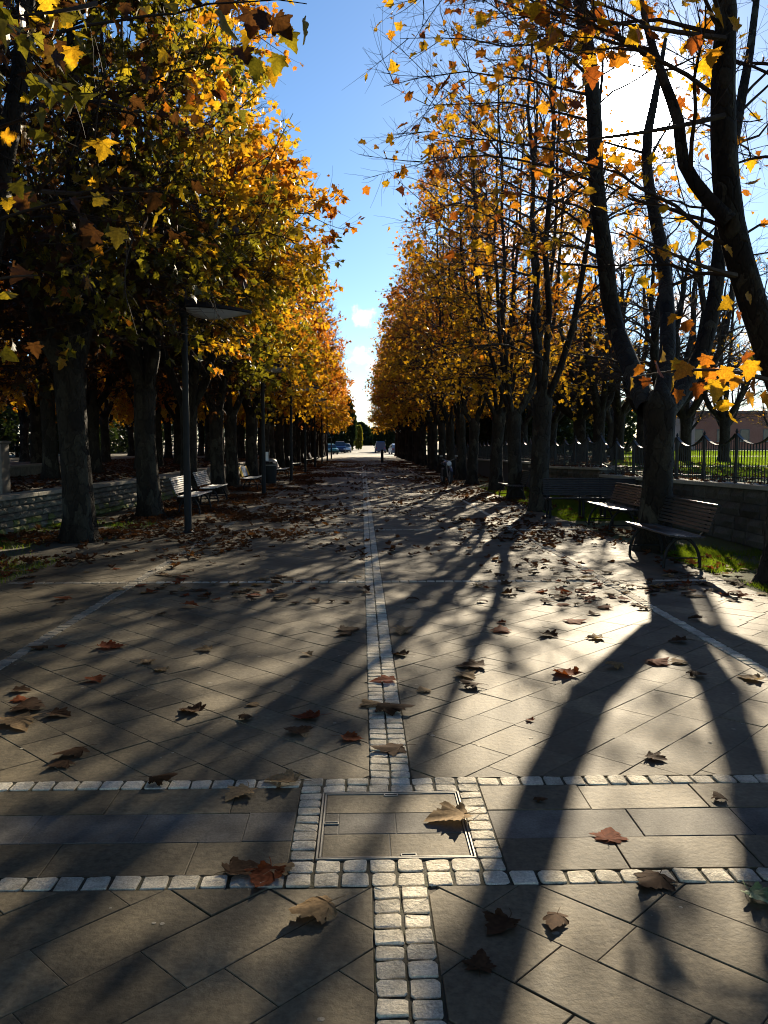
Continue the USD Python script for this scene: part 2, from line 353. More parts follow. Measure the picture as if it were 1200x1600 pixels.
M['pale_panel'] = surf('lamp_diffuser', [(0.42, 0.41, 0.38), (0.50, 0.49, 0.46)], 5.0, 0.5)
M['wall_stone'] = surf('split_wall_stone', [(0.11, 0.097, 0.07), (0.18, 0.16, 0.115), (0.25, 0.225, 0.165)], 7.0, 0.85, 0.02, 25, 0.2, 0.3, fine=(50.0, 0.35))
M['wall_moss'] = surf('mossy_wall_stone', [(0.12, 0.13, 0.05), (0.17, 0.19, 0.05), (0.25, 0.24, 0.14)], 9.0, 0.9, 0.02, 25, 0.2, 0.3, fine=(50.0, 0.35))
M['wall_cap'] = surf('wall_cap_stone', [(0.24, 0.22, 0.17), (0.34, 0.31, 0.24)], 5.0, 0.8, 0.008, 30, 0.1, 0.3, fine=(60.0, 0.3))
M['dark_stone'] = surf('dark_wall_stone', [(0.07, 0.062, 0.05), (0.11, 0.10, 0.082)], 5.0, 0.9, 0.015, 25, 0.2, 0.2, fine=(40.0, 0.3))
M['mortar'] = surf('wall_mortar', [(0.04, 0.036, 0.028), (0.07, 0.062, 0.05)], 20.0, 0.95, 0.006, 40)
M['asphalt'] = surf('asphalt', [(0.10, 0.096, 0.088), (0.14, 0.136, 0.125)], 0.8, 0.85, spec=0.15, fine=(30.0, 0.2))
M['gravel_path'] = surf('park_path', [(0.34, 0.31, 0.26), (0.45, 0.42, 0.36)], 2.0, 0.9, fine=(30.0, 0.2))
M['cabinet'] = surf('cabinet_paint', [(0.14, 0.115, 0.085), (0.18, 0.15, 0.115)], 3.0, 0.6)
M['terracotta'] = surf('terracotta_render', [(0.30, 0.115, 0.07), (0.38, 0.16, 0.10)], 0.5, 0.9, fine=(6.0, 0.2))
M['pink'] = surf('pink_render', [(0.36, 0.25, 0.21), (0.44, 0.31, 0.27)], 0.5, 0.9)
M['grey_render'] = surf('grey_render', [(0.22, 0.22, 0.23), (0.30, 0.30, 0.31)], 0.5, 0.9)
M['roof'] = surf('roof_tile', [(0.16, 0.085, 0.06), (0.24, 0.13, 0.09)], 2.0, 0.85, stretch=(1, 1, 6))
M['white_paint'] = surf('white_paint', [(0.68, 0.67, 0.64), (0.78, 0.77, 0.75)], 4.0, 0.5)
M['glass'] = surf('dark_glass', [(0.02, 0.025, 0.03), (0.03, 0.035, 0.04)], 1.0, 0.08, spec=0.6)
M['rubber'] = surf('rubber', [(0.015, 0.015, 0.015), (0.025, 0.025, 0.025)], 20.0, 0.8)
M['red_lens'] = surf('red_lens', [(0.35, 0.02, 0.02), (0.45, 0.03, 0.03)], 3.0, 0.2)
M['lens'] = surf('clear_lens', [(0.6, 0.6, 0.6), (0.75, 0.75, 0.72)], 3.0, 0.12)
for k, c in dict(green=(0.03, 0.16, 0.12), blue=(0.012, 0.018, 0.045), silver=(0.22, 0.22, 0.23), white=(0.55, 0.55, 0.53), navy=(0.015, 0.03, 0.06), grey=(0.10, 0.11, 0.12)).items():
    M['car_' + k] = surf(f'car_paint_{k}', [c, tuple(x * 1.1 for x in c)], 0.7, 0.25, coat=0.6)


def panel_print():
    """The yellow, blue and white print on one bench's backrest."""
    n = {"tc": ("texture_coordinate", {}), "s": ("separate_xyz", {}), "m": ("map_range", {"from_min": 0.0, "from_max": 1.8, "clamp": True}),
         "r": ("rgb_ramp", {"interpolate": False, "ramp": [(0.0, (0.75, 0.45, 0.02)), (0.22, (0.20, 0.42, 0.70)), (0.36, (0.62, 0.68, 0.72)), (0.55, (0.25, 0.47, 0.72)), (0.7, (0.66, 0.70, 0.72)), (0.8, (0.75, 0.45, 0.02))]}),
         "p": ("principled_bsdf", {"roughness": 0.35})}
    return usdkit.material(stage, '/World/Looks/printed_backrest', n, [("tc.object", "s.vector"), ("s.y", "m.value"), ("m.result", "r.fac"), ("r.color", "p.base_color")], surface="p.BSDF")


M['print'] = panel_print()

# ------------------------------------------------------------------ the ground
def sheet(x0, y0, x1, y1, z, nx=1, ny=1, rough=0.0, seed=0, fn=None):
    xs, ys = np.linspace(x0, x1, nx + 1), np.linspace(y0, y1, ny + 1)
    X, Yy = np.meshgrid(xs, ys)
    v = np.stack([X.ravel(), Yy.ravel(), np.full(X.size, float(z))], 1)
    if rough:
        v[:, 2] += rough * (meshkit.fbm(v * [1.3, 1.3, 1], 4, seed) - 0.5)
    if fn is not None:
        v[:, 2] += fn(v)
    i = np.arange(ny)[:, None] * (nx + 1) + np.arange(nx)[None]
    q = np.stack([i, i + 1, i + nx + 2, i + nx + 1], -1).reshape(-1, 4)
    return v, np.vstack([q[:, [0, 1, 2]], q[:, [0, 2, 3]]])


XL, XR = -4.05, 4.25            # the paving's edges
PAVE_END = 112.0
put('ground', sheet(-1500, -60, 1500, 3000, -0.10), M['soil'], kind='structure')
pavement = tag(UsdGeom.Xform.Define(stage, '/World/pavement'), kind='structure')
put('joint_bed', sheet(XL, -3, XR, PAVE_END, -0.0062, 60, 400, 0.0), M['joint'], pavement)
put('verge_left', sheet(-7.0, -3, XL, PAVE_END, -0.012, 24, 500, 0.05, 3), M['soil'], kind='structure')
put('verge_right', sheet(XR, -3, 6.05, PAVE_END, -0.012, 20, 500, 0.05, 4), M['verge'], kind='structure')
put('terrace_left', sheet(-90, 6, -6.2, 118, 0.50, 60, 60, 0.12, 5), M['soil'], kind='structure')
put('park_lawn', sheet(6.2, 2, 140, 118, 0.80, 80, 80, 0.08, 6), M['lawn'], kind='structure')
put('road', sheet(-60, PAVE_END, 60, 126, -0.02), M['asphalt'], kind='structure')
put('far_road', sheet(-3.4, 126, 5.0, 420, 0.0, 2, 60, fn=lambda v: 0.012 * np.maximum(0, v[:, 1] - 150) * 0.35), M['asphalt'], kind='structure')
for a, b in ((26.0, 27.6), (46, 48)):
    put('park_path', sheet(7.5, a, 60, b, 0.86), M['gravel_path'], kind='structure')

rng = np.random.default_rng(11)
S0, S1 = 0.035, 0.235           # the double line of setts down the middle
LL, LR = (-2.66, -2.555), (2.78, 2.885)
ROWS = [(2.935, 3.035), (3.825, 3.925), (9.63, 9.735), (15.45, 15.555), (21.25, 21.355), (27.05, 27.155), (32.85, 32.955), (38.65, 38.755), (44.45, 44.555), (50.2, 50.305)]
FIELD_END = 62.0


def piece(poly, z, gap, bevel, depth=0.02, tilt=(0, 0)):
    """One paving stone: its outline pulled in by the joint, a chamfered rim and a flat top."""
    p = np.asarray(poly, float)
    c = p.mean(0)
    # pull each edge in: offset by half planes of a convex outline
    e = np.roll(p, -1, 0) - p
    ln = np.linalg.norm(e, axis=1, keepdims=True)
    nrm = np.stack([-e[:, 1], e[:, 0]], 1) / np.maximum(ln, 1e-9)      # inward for ccw

    def inset(d):
        a, b = np.roll(nrm, 1, 0), nrm
        den = 1 + (a * b).sum(1, keepdims=True)
        return p + d * (a + b) / np.maximum(den, 0.35)
    o, t = inset(gap), inset(gap + bevel)
    n = len(p)
    zt = z + (t - c) @ np.asarray(tilt); zo = z - bevel * 0.7 + (o - c) @ np.asarray(tilt)
    v = np.vstack([np.column_stack([o, np.full(n, z - depth)]), np.column_stack([o, zo]), np.column_stack([t, zt])])
    i = np.arange(n); j = (i + 1) % n
    f = [np.stack([k * n + i, k * n + j, (k + 1) * n + j], 1) for k in (0, 1)] + [np.stack([k * n + i, (k + 1) * n + j, (k + 1) * n + i], 1) for k in (0, 1)]
    f.append(np.array([[2 * n, 2 * n + k, 2 * n + k + 1] for k in range(1, n - 1)]))
    return v, np.vstack(f)


def slab_polys(region, theta, w, lmin, lmax, r, org=(0, 0)):
    """Running-bond slabs at an angle, cut to a rectangle (x0, y0, x1, y1)."""
    R = sbox(*region)
    c, s = math.cos(theta), math.sin(theta)
    corners = np.array([(region[i], region[j]) for i in (0, 2) for j in (1, 3)]) - org
    u = corners @ [c, s]; vv = corners @ [-s, c]
    out = []
    for j in range(int(math.floor(vv.min() / w)), int(math.ceil(vv.max() / w))):
        a = u.min() - r.uniform(0, lmax)
        while a < u.max():
            l = r.uniform(lmin, lmax)
            q = np.array([(a, j * w), (a + l, j * w), (a + l, (j + 1) * w), (a, (j + 1) * w)])
            q = q @ np.array([[c, s], [-s, c]]) + org
            a += l
            if q[:, 0].max() < region[0] or q[:, 0].min() > region[2] or q[:, 1].max() < region[1] or q[:, 1].min() > region[3]:
                continue
            g = Polygon(q).intersection(R)
            if g.geom_type == 'Polygon' and g.area > 0.0016:
                pp = np.array(g.exterior.coords)[:-1]
                if Polygon(pp).exterior.is_ccw is False:
                    pp = pp[::-1]
                keep = np.linalg.norm(pp - np.roll(pp, 1, 0), axis=1) > 0.012
                pp = pp[keep]
                if len(pp) >= 3:
                    out.append(pp)
    return out


polys = []                        # (outline, grey?)
ylim = [0.8] + [r[0] for r in ROWS if True] + [FIELD_END]
cols = [(XL, LL[0], 1), (LL[1], S0, -1), (S1, LR[0], 1), (LR[1], XR, -1)]
segs = [(0.6, ROWS[0][0])] + [(ROWS[i][1], ROWS[i + 1][0]) for i in range(1, len(ROWS) - 1)] + [(ROWS[-1][1], FIELD_END)]
for si, (ya, yb) in enumerate(segs):
    for ci, (xa, xb, sg) in enumerate(cols):
        th = PI / 4 * sg * (-1 if si == 0 else 1)
        org = (-0.92, 2.35) if (si, ci) == (0, 1) else (0.82, 2.38) if (si, ci) == (0, 2) else (0.24, 4.42) if (si, ci) == (1, 2) else (xa + 0.1 * ci, ya)
        polys += [(p, 0) for p in slab_polys((xa, ya, xb, yb), th, 0.262, 0.36, 0.52, rng, org)]
BOXX = (-0.285, 0.545)
for xa, xb in ((XL, BOXX[0] ), (BOXX[1], XR)):
    for k in range(3):
        y0 = 3.035 + k * 0.2633
        x = xa - rng.uniform(0, 0.4) if xa < -1 else xa
        while x < xb:
            l = rng.uniform(0.42, 0.62)
            a, b = max(x, xa), min(x + l, xb)
            if xb - b < 0.12:
                b = xb; l = b - x + 1e-6
            if b - a > 0.05:
                polys.append((np.array([(a, y0), (b, y0), (b, y0 + 0.2633), (a, y0 + 0.2633)]), 1 if k == 1 else 0))
            x += l


def pixels(p):
    d = np.array([p[0], p[1], 0.0]) - EYE
    return 600 + FPX * (d @ right) / (d @ fwd), 800 - FPX * (d @ up) / (d @ fwd), d @ fwd


def seen(c, m=60):
    x, y, z = pixels(c)
    return z > 0.2 and -m < x < 1200 + m and y < 1600 + m


def rank(c):
    return (not seen(c), c[1] ** 2 + 0.4 * c[0] ** 2)


polys.sort(key=lambda q: rank(q[0].mean(0)))
rest = {0: [], 1: []}
for i, (p, grey) in enumerate(polys):
    c = p.mean(0)
    m = piece(p, rng.normal(0, 0.0009) - (0.0005 if len(p) > 4 else 0), min(0.0045, 0.0007 + rng.lognormal(-7.0, 0.75)), 0.0022, 0.02, rng.normal(0, 0.0035, 2))
    if i < 300:
        put('slab', m, M['slab_grey' if grey else 'slab'], pavement)
    else:
        rest[grey].append(m)
put('slab_field', cat(rest[0]), M['slab'], pavement, kind='stuff')
put('grey_slab_field', cat(rest[1]), M['slab_grey'], pavement, kind='stuff')
put('far_paving', sheet(XL, FIELD_END, XR, PAVE_END, 0.0), M['slab'], pavement)


def sett(cx, cy, w, l, r, rz=0.0):
    """A worn sett: rounded corners, a domed top."""
    hw, hl = w / 2, l / 2
    cr = min(w, l) * r.uniform(0.07, 0.17)
    pts = []
    for sx, sy in ((1, 1), (-1, 1), (-1, -1), (1, -1)):
        k = cr * r.uniform(0.7, 1.5)
        a, b = (sx * hw, sy * (hl - k)), (sx * (hw - k), sy * hl)
        m = (sx * (hw - 0.32 * k), sy * (hl - 0.32 * k))
        pts += [a, m, b] if sx * sy > 0 else [b, m, a]
    p = np.array(pts) + r.normal(0, 0.0013, (12, 2))
    ca, sa = math.cos(rz), math.sin(rz)
    rings = [(1.0, -0.02), (1.0, -0.0015), (0.965, 0.0022), (0.86, 0.0030)]
    v = np.vstack([np.column_stack([p * k, np.full(12, z)]) for k, z in rings] + [[[0, 0, 0.0032]]])
    v[12:, 2] += r.normal(0, 0.0009, len(v) - 12)
    i = np.arange(12); j = (i + 1) % 12
    f = []
    for k in range(3):
        f += [np.stack([k * 12 + i, k * 12 + j, k * 12 + 12 + j], 1), np.stack([k * 12 + i, k * 12 + 12 + j, k * 12 + 12 + i], 1)]
    f.append(np.stack([36 + i, 36 + j, np.full(12, 48)], 1))
    v[:, 2] += v[:, :2] @ r.normal(0, 0.03, 2) + r.normal(0, 0.001)
    v[:, :2] = v[:, :2] @ np.array([[ca, sa], [-sa, ca]]) + (cx, cy)
    return v, np.vstack(f)


setts = []


def sett_line(x0, y0, x1, y1, along, pitch, rows=1):
    """Fills a rectangle with setts laid along 'x' or 'y' in so many rows."""
    L = (x1 - x0) if along == 'x' else (y1 - y0)
    W = ((y1 - y0) if along == 'x' else (x1 - x0)) / rows
    for k in range(rows):
        n = max(1, round(L / pitch))
        cuts = np.linspace(0, L, n + 1)
        cuts[1:-1] += rng.normal(0, 0.0035, n - 1)
        for a, b in zip(cuts[:-1], cuts[1:]):
            u, w = (a + b) / 2, W * (k + 0.5)
            c = (x0 + u, y0 + w) if along == 'x' else (x0 + w, y0 + u)
            g = rng.uniform(0.009, 0.014)
            dims = (b - a - g, W - rng.uniform(0.008, 0.012))
            setts.append((*c, *(dims if along == 'x' else dims[::-1])))


BY0, BY1 = 2.935, 3.925          # the setts round the cover
sett_line(S0, 0.8, S1, BY0, 'y', 0.088, 2)
sett_line(S0, BY1, S1, FIELD_END, 'y', 0.088, 2)
sett_line(BOXX[0], BY0, BOXX[1], BY0 + 0.2, 'x', 0.1037, 2)
sett_line(BOXX[0], BY1 - 0.165, BOXX[1], BY1, 'x', 0.1037, 2)
sett_line(BOXX[0], BY0 + 0.2, BOXX[0] + 0.1037, BY1 - 0.165, 'y', 0.0785)
sett_line(BOXX[1] - 0.1037, BY0 + 0.2, BOXX[1], BY1 - 0.165, 'y', 0.0785)
for i, (ya, yb) in enumerate(ROWS):
    stops = [(XL, BOXX[0]), (BOXX[1], XR)] if i < 2 else [(XL, S0), (S1, XR)]
    for a, b in stops:
        sett_line(a, ya, b, yb, 'x', 0.104)
for xs in (LL, LR):
    for ya, yb in segs:
        sett_line(xs[0], ya, xs[1], yb, 'y', 0.105)
setts.sort(key=lambda s: rank(s[:2]))
rest, restg = [], []
for i, s in enumerate(setts):
    m = sett(*s, rng, rng.normal(0, 0.012))
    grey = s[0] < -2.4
    if i < 300:
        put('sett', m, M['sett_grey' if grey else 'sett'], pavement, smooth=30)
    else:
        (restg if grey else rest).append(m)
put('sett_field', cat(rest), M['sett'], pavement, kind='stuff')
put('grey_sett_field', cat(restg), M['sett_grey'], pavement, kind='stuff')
for a, b, c, d in [(S0, 0.8, S1, FIELD_END), (BOXX[0], BY0, BOXX[1], BY1)] + [(XL, ra, XR, rb) for ra, rb in ROWS]:
    put('sett_bed', sheet(a, b, c, d, -0.0045 if a == XL else -0.0025 if a == BOXX[0] else -0.0035), M['joint_moss'], pavement)

# the paved cover in the middle
cov = thing('manhole_cover', 'rectangular paved access cover in a thin steel frame ringed by white setts', 'manhole cover', (0.13, 3.447, 0))
cx0, cx1, cy0, cy1 = -0.311, 0.311, -0.312, 0.312


def ring(x0, y0, x1, y1, w, z0, z1):
    return cat([bx(x0, y0, z0, x1, y0 + w, z1, 0.001), bx(x0, y1 - w, z0, x1, y1, z1, 0.001), bx(x0, y0 + w, z0, x0 + w, y1 - w, z1, 0.001), bx(x1 - w, y0 + w, z0, x1, y1 - w, z1, 0.001)])


put('outer_frame', ring(cx0, cy0, cx1, cy1, 0.007, -0.02, 0.005), M['steel'], cov)
put('inner_frame', ring(cx0 + 0.013, cy0 + 0.013, cx1 - 0.013, cy1 - 0.013, 0.006, -0.02, 0.0035), M['steel'], cov)
put('tray', sheet(cx0, cy0, cx1, cy1, -0.0015), M['rubber'], cov)
xa, xb, ya, yb = cx0 + 0.021, cx1 - 0.021, cy0 + 0.021, cy1 - 0.021
hh = (yb - ya) / 3
for (a, b, r_) in ((xa, xa + 0.27, 0), (xa + 0.27, xb, 0), (xa + 0.06, xa + 0.30, 1), (xa + 0.30, xb, 1), (xa, xb, 2), (xa, xa + 0.06, 1)):
    put('slab', piece(np.array([(a, ya + r_ * hh), (b, ya + r_ * hh), (b, ya + (r_ + 1) * hh), (a, ya + (r_ + 1) * hh)]), 0.0, 0.002, 0.002), M['slab_grey' if r_ == 1 else 'slab'], cov)
for x, y in ((cx0 + 0.05, 0.0), (0.0, cy1 - 0.03), (0.05, cy0 + 0.03)):
    k = put('lifting_slot', ring(x - 0.032, y - 0.012, x + 0.032, y + 0.012, 0.006, -0.003, 0.004), M['steel'], cov)

# ------------------------------------------------------------------ trees
OUT = np.array([(0, 0), (0.20, -0.06), (0.40, 0.03), (0.30, 0.18), (0.53, 0.40), (0.29, 0.52), (0.02, 0.98), (-0.26, 0.54), (-0.50, 0.43), (-0.31, 0.2), (-0.38, 0.02), (-0.19, -0.05)], float)


def leaf_low(k=0):
    v = np.vstack([OUT, [[0, 0.3]]]) * [(1.0, 1.0), (0.92, 0.95), (1.05, 0.9), (0.8, 1.0)][k]
    z = [0.22, 0.6, -0.15, 0.9][k] * np.abs(v[:, 0]) - [0.16, 0.05, 0.4, 0.3][k] * v[:, 1] ** 2 + [0, 0.12, -0.2, 0.1][k] * v[:, 0]
    f = np.array([[12, i, (i + 1) % 12] for i in range(12)])
    return np.column_stack([v, z]), f


def leaf_tiny():
    v = np.array([(0, 0, 0), (0.42, 0.12, 0.08), (0.30, 0.55, 0.02), (0, 1.0, -0.15), (-0.30, 0.55, 0.02), (-0.42, 0.12, 0.08)], float)
    return v, np.array([[0, 1, 2], [0, 2, 3], [0, 3, 4], [0, 4, 5]])


def leaf_fine(r, curl=0.0):
    """A plane leaf in detail: five toothed lobes, veins as folds, a stalk; length 1, base at the origin."""
    key = [(0.0, 0.0), (0.09, -0.05), (0.21, -0.03), (0.35, -0.06), (0.43, 0.00), (0.37, 0.06), (0.39, 0.12), (0.31, 0.18), (0.40, 0.20), (0.43, 0.27), (0.52, 0.28), (0.62, 0.41), (0.52, 0.43), (0.50, 0.50), (0.41, 0.49), (0.30, 0.54),
           (0.36, 0.62), (0.28, 0.66), (0.29, 0.75), (0.19, 0.79), (0.14, 0.90), (0.0, 1.05)]
    nk = len(key)
    skew = np.array([1 + r.normal(0, 0.05), 1 + r.normal(0, 0.05)])
    rt = np.array(key) * skew * (1 + r.normal(0, 0.045, (nk, 1)))
    lf = np.array(key[1:-1])[::-1] * [-1, 1] * (1 + r.normal(0, 0.045, (nk - 2, 1)))
    o = np.vstack([rt, lf]); o[0] = 0
    hub = np.array([0, 0.06])
    mid = hub + (o - hub) * 0.55
    n = len(o)
    v2 = np.vstack([o, mid, [hub]])
    i = np.arange(n); j = (i + 1) % n
    f = np.vstack([np.stack([i, j, n + j], 1), np.stack([i, n + j, n + i], 1), np.stack([n + i, n + j, np.full(n, 2 * n)], 1)])
    ang = np.arctan2(v2[:, 0], v2[:, 1] - 0.06)
    rad = np.hypot(v2[:, 0], v2[:, 1] - 0.06)
    z = 0.10 * rad * np.abs(np.sin(ang * 2.6)) + 0.18 * np.abs(v2[:, 0]) * (1 - curl) - 0.14 * v2[:, 1] ** 2 + r.normal(0, 0.012, len(v2)) * rad
    v = np.column_stack([v2, z])
    if curl:
        k = curl * r.uniform(1.6, 2.9)
        ax = r.uniform(-0.5, 0.5)
        c, s = math.cos(ax), math.sin(ax)
        w = v.copy(); w[:, 1] -= 0.4
        x, y = c * w[:, 0] + s * w[:, 1], -s * w[:, 0] + c * w[:, 1]
        k2 = curl * r.uniform(0.3, 1.7)
        kk = k * (1 + 0.5 * np.sin(3 * y + r.uniform(0, 6)))
        x2, z2 = np.sin(kk * x) / kk, (1 - np.cos(kk * x)) / kk + v[:, 2]
        y2, z3 = np.sin(k2 * y) / k2, (1 - np.cos(k2 * y)) / k2
        v = np.column_stack([c * x2 - s * y2, s * x2 + c * y2, z2 + z3])
        v += r.normal(0, 0.02, v.shape) * rad[:, None]
        v[:, 2] -= v[:, 2].min()
    return v, f, n


LOW, TINY = [leaf_low(k) for k in range(4)], leaf_tiny()


def unit(a):
    return a / (np.linalg.norm(a, axis=-1, keepdims=True) + 1e-12)


def frames(d, nrm):
    y = unit(d); x = unit(np.cross(y, nrm)); z = np.cross(x, y)
    return np.stack([x, y, z], -1)


def scatter_leaves(pos, F, size, tmpl):
    if isinstance(tmpl, list):                      # several shapes, dealt out in turn
        return cat([scatter_leaves(pos[k::len(tmpl)], F[k::len(tmpl)], size[k::len(tmpl)], t) for k, t in enumerate(tmpl)])
    v, f = tmpl
    V = np.einsum('nij,vj->nvi', F, v) * size[:, None, None] + pos[:, None]
    idx = f[None] + (np.arange(len(pos)) * len(v))[:, None, None]
    return V.reshape(-1, 3), idx.reshape(-1, 3)


def bezier(p0, p1, p2, n):
    t = np.linspace(0, 1, n)[:, None]
    return (1 - t) ** 2 * p0 + 2 * t * (1 - t) * p1 + t ** 2 * p2


def grow(seed, H=11.0, hf=2.5, r0=0.27, nl=4, spread=1.4, Lmax=2.7, nb=13, sub=5, tw=5, lpt=4.0, size=0.15, limbs=None, tmpl=None, zmin=2.1, top_bare=0.0, droop=0.0, lean=(0, 0), low_first=0.10, twig_r=1.0, lateral=None, limb_r=0.52, clear=None, extra=()):
    """A pollarded plane tree: trunk, steep limbs from one fork, spreading branches, twigs and the leaves' places."""
    r = np.random.default_rng(seed)
    tmpl = tmpl or LOW
    zz = np.array([-0.12, 0.0, 0.12, 0.4, 0.9, hf * 0.6, hf * 0.85, hf, hf + 0.22])
    rr = r0 * np.array([1.5, 1.36, 1.2, 1.08, 1.0, 0.94, 0.98, 1.06, 0.55])
    tp = np.column_stack([lean[0] * zz / hf + 0.03 * np.sin(zz * 1.7 + seed), lean[1] * zz / hf + 0.03 * np.cos(zz * 1.3 + seed), zz])
    tv, tf = tubes(tp, rr, 20, True)
    ang = np.arctan2(tv[:, 1], tv[:, 0])
    k = 1 + 0.10 * (meshkit.fbm(np.column_stack([np.cos(ang) * 1.6, np.sin(ang) * 1.6, tv[:, 2] * 0.9]) + seed * 7.1, 3, seed) - 0.5) * 2 + 0.16 * np.abs(np.sin(2.5 * ang + seed)) * np.exp(-tv[:, 2].clip(0) * 3.5)
    ax = np.column_stack([np.interp(tv[:, 2], zz, tp[:, 0]), np.interp(tv[:, 2], zz, tp[:, 1])])
    tv[:, :2] = ax + (tv[:, :2] - ax) * k[:, None]
    trunk = (tv, tf)
    top = tp[-2]
    if limbs is None:
        limbs = []
        a0 = r.uniform(0, 2 * PI)
        for i in range(nl):
            a = a0 + 2 * PI * i / nl + r.normal(0, 0.25)
            sp = spread * r.uniform(0.65, 1.2) * (0.35 if (nl > 3 and i == 0) else 1)
            hh_ = H * r.uniform(0.86, 1.04)
            t = np.linspace(0, 1, 9)
            rad = sp * (1 - np.exp(-3.2 * t)) / 0.96 + r.normal(0, 0.06, 9) * (t > 0) * (t < 1)
            aa = a + np.cumsum(r.normal(0, 0.07, 9))
            z = top[2] - 0.12 + (hh_ - top[2]) * t ** 1.12
            pts = np.column_stack([top[0] + rad * np.cos(aa), top[1] + rad * np.sin(aa), z])
            pts[0] = top + [0.05 * math.cos(a), 0.05 * math.sin(a), -0.12]
            limbs.append((pts, r0 * limb_r * (1 - t) ** 0.75 + 0.012))
    limb_meshes = [tubes(p, q, 9) for p, q in limbs]
    B, S, T = [], [], []         # branches, side branches, twigs as polylines with radii
    for p, q in limbs:
        cum = np.concatenate([[0], np.cumsum(np.linalg.norm(np.diff(p, axis=0), axis=1))])
        for t in np.sort(r.uniform(low_first, 1.0, nb)) if nb else []:
            s = t * cum[-1]
            o = np.array([np.interp(s, cum, p[:, k]) for k in range(3)])
            rad = np.interp(s, cum, q)
            outw = math.atan2(o[1] - top[1], o[0] - top[0]) if np.hypot(*(o - top)[:2]) > 0.15 else r.uniform(0, 2 * PI)
            a = outw + r.normal(0, 1.0)
            if lateral is not None and r.uniform() < 0.5:
                a = lateral + r.normal(0, 0.6)
            hrel = (o[2] - hf) / max(1e-6, H - hf)
            L = Lmax * (1.05 - 0.72 * hrel ** 1.4) * r.uniform(0.6, 1.15)
            el = r.uniform(-0.05, 0.45) + 0.55 * hrel - droop * (1 - hrel)
            d = np.array([math.cos(a) * math.cos(el), math.sin(a) * math.cos(el), math.sin(el)])
            end = o + d * L + [0, 0, L * r.uniform(-0.12, 0.15)]
            midp = o + d * L * 0.5 + r.normal(0, 0.12, 3) * L * 0.5 + [0, 0, 0.10 * L]
            c = bezier(o, midp, end, 7)
            c[1:-1] += r.normal(0, 0.025 * L, (5, 3)) * 0.5
            B.append((c, np.linspace(min(0.035, rad * 0.6), 0.008, 7) * twig_r))
        B.append((np.vstack([p[-1], p[-1] + r.normal(0, 0.15, 3) + [0, 0, 0.5], p[-1] + r.normal(0, 0.25, 3) + [0, 0, 1.0]]), np.array([0.012, 0.008, 0.004])))
    for a, b in extra:             # long boughs named one by one
        L = np.linalg.norm(b - a)
        c = bezier(a, (a + b) / 2 + [0, 0, 0.12 * L] + r.normal(0, 0.08, 3) * L, b, 7)
        c[1:-1] += r.normal(0, 0.012 * L, (5, 3))
        B.append((c, np.linspace(0.03, 0.006, 7) * twig_r))
    for c, rad in B:
        L = np.linalg.norm(c[-1] - c[0])
        for _ in range(max(2, int(sub * L / 1.8 + r.uniform(-0.5, 1)))):
            t = r.uniform(0.2, 0.98); i = t * (len(c) - 1); k = min(int(i), len(c) - 2)
            o = c[k] + (c[k + 1] - c[k]) * (i - k)
            d = unit(c[k + 1] - c[k]); side = unit(np.cross(d, r.normal(0, 1, 3)))
            d = unit(d * r.uniform(0.5, 1.0) + side * r.uniform(0.5, 1.0) + [0, 0, 0.12])
            l = L * r.uniform(0.25, 0.55) * (1.15 - 0.5 * t)
            cc = bezier(o, o + d * l * 0.5 + r.normal(0, 0.06, 3) * l, o + d * l + [0, 0, r.uniform(-0.1, 0.16) * l], 5)
            S.append((cc, np.linspace(0.011, 0.004, 5) * twig_r))
    for c, rad in B + S:
        L = np.linalg.norm(c[-1] - c[0])
        for _ in range(max(1, int(tw * (0.45 + 0.5 * L) + r.uniform(0, 1)))):
            t = r.uniform(0.3, 1.0); i = t * (len(c) - 1); k = min(int(i), len(c) - 2)
            o = c[k] + (c[k + 1] - c[k]) * (i - k)
            d = unit(unit(c[k + 1] - c[k]) * r.uniform(0.4, 1.1) + unit(r.normal(0, 1, 3)) * 0.8 + [0, 0, 0.15])
            l = r.uniform(0.22, 0.62)
            T.append((bezier(o, o + d * l * 0.5 + r.normal(0, 0.03, 3), o + d * l + [0, 0, r.uniform(-0.08, 0.1) * l], 4), np.linspace(0.0042, 0.0022, 4) * twig_r))
    if clear is not None:          # boughs that have been cut out
        B = [b for b in B if not clear(b[0])]; S = [b for b in S if not clear(b[0])]; T = [b for b in T if not clear(b[0])]
    branches = cat([tubes(np.stack([c for c, _ in B if len(c) == 7]), np.stack([q for c, q in B if len(c) == 7]), 5)] + [tubes(c, q, 4) for c, q in B if len(c) != 7]) if B else None
    tw_m = cat([tubes(np.stack([c for c, _ in S]), np.stack([q for _, q in S]), 4), tubes(np.stack([c for c, _ in T]), np.stack([q for _, q in T]), 3)])
    Tc = np.stack([c for c, _ in T])                      # (N, 4, 3)
    n = r.poisson(lpt, len(T))
    if top_bare:
        z = Tc[:, -1, 2]
        keep = r.uniform(0, 1, len(T)) > np.clip((z / H - (1 - top_bare)) / 0.25, 0, 0.93)
        n = n * keep
    idx = np.repeat(np.arange(len(T)), n)
    t = r.uniform(0.15, 1.0, len(idx)) * 3
    k = np.minimum(t.astype(int), 2)
    o = Tc[idx, k] + (Tc[idx, k + 1] - Tc[idx, k]) * (t - k)[:, None]
    d = unit(unit(Tc[idx, -1] - Tc[idx, 0]) * 0.6 + unit(r.normal(0, 1, o.shape)) * 0.9 + [0, 0, -0.45])
    pos = o + d * r.uniform(0.02, 0.08, (len(o), 1))
    F = frames(d, unit(r.normal(0, 0.75, o.shape) + [0, 0, 0.8]))
    sz = size * r.uniform(0.6, 1.3, len(o))
    ok = pos[:, 2] > zmin
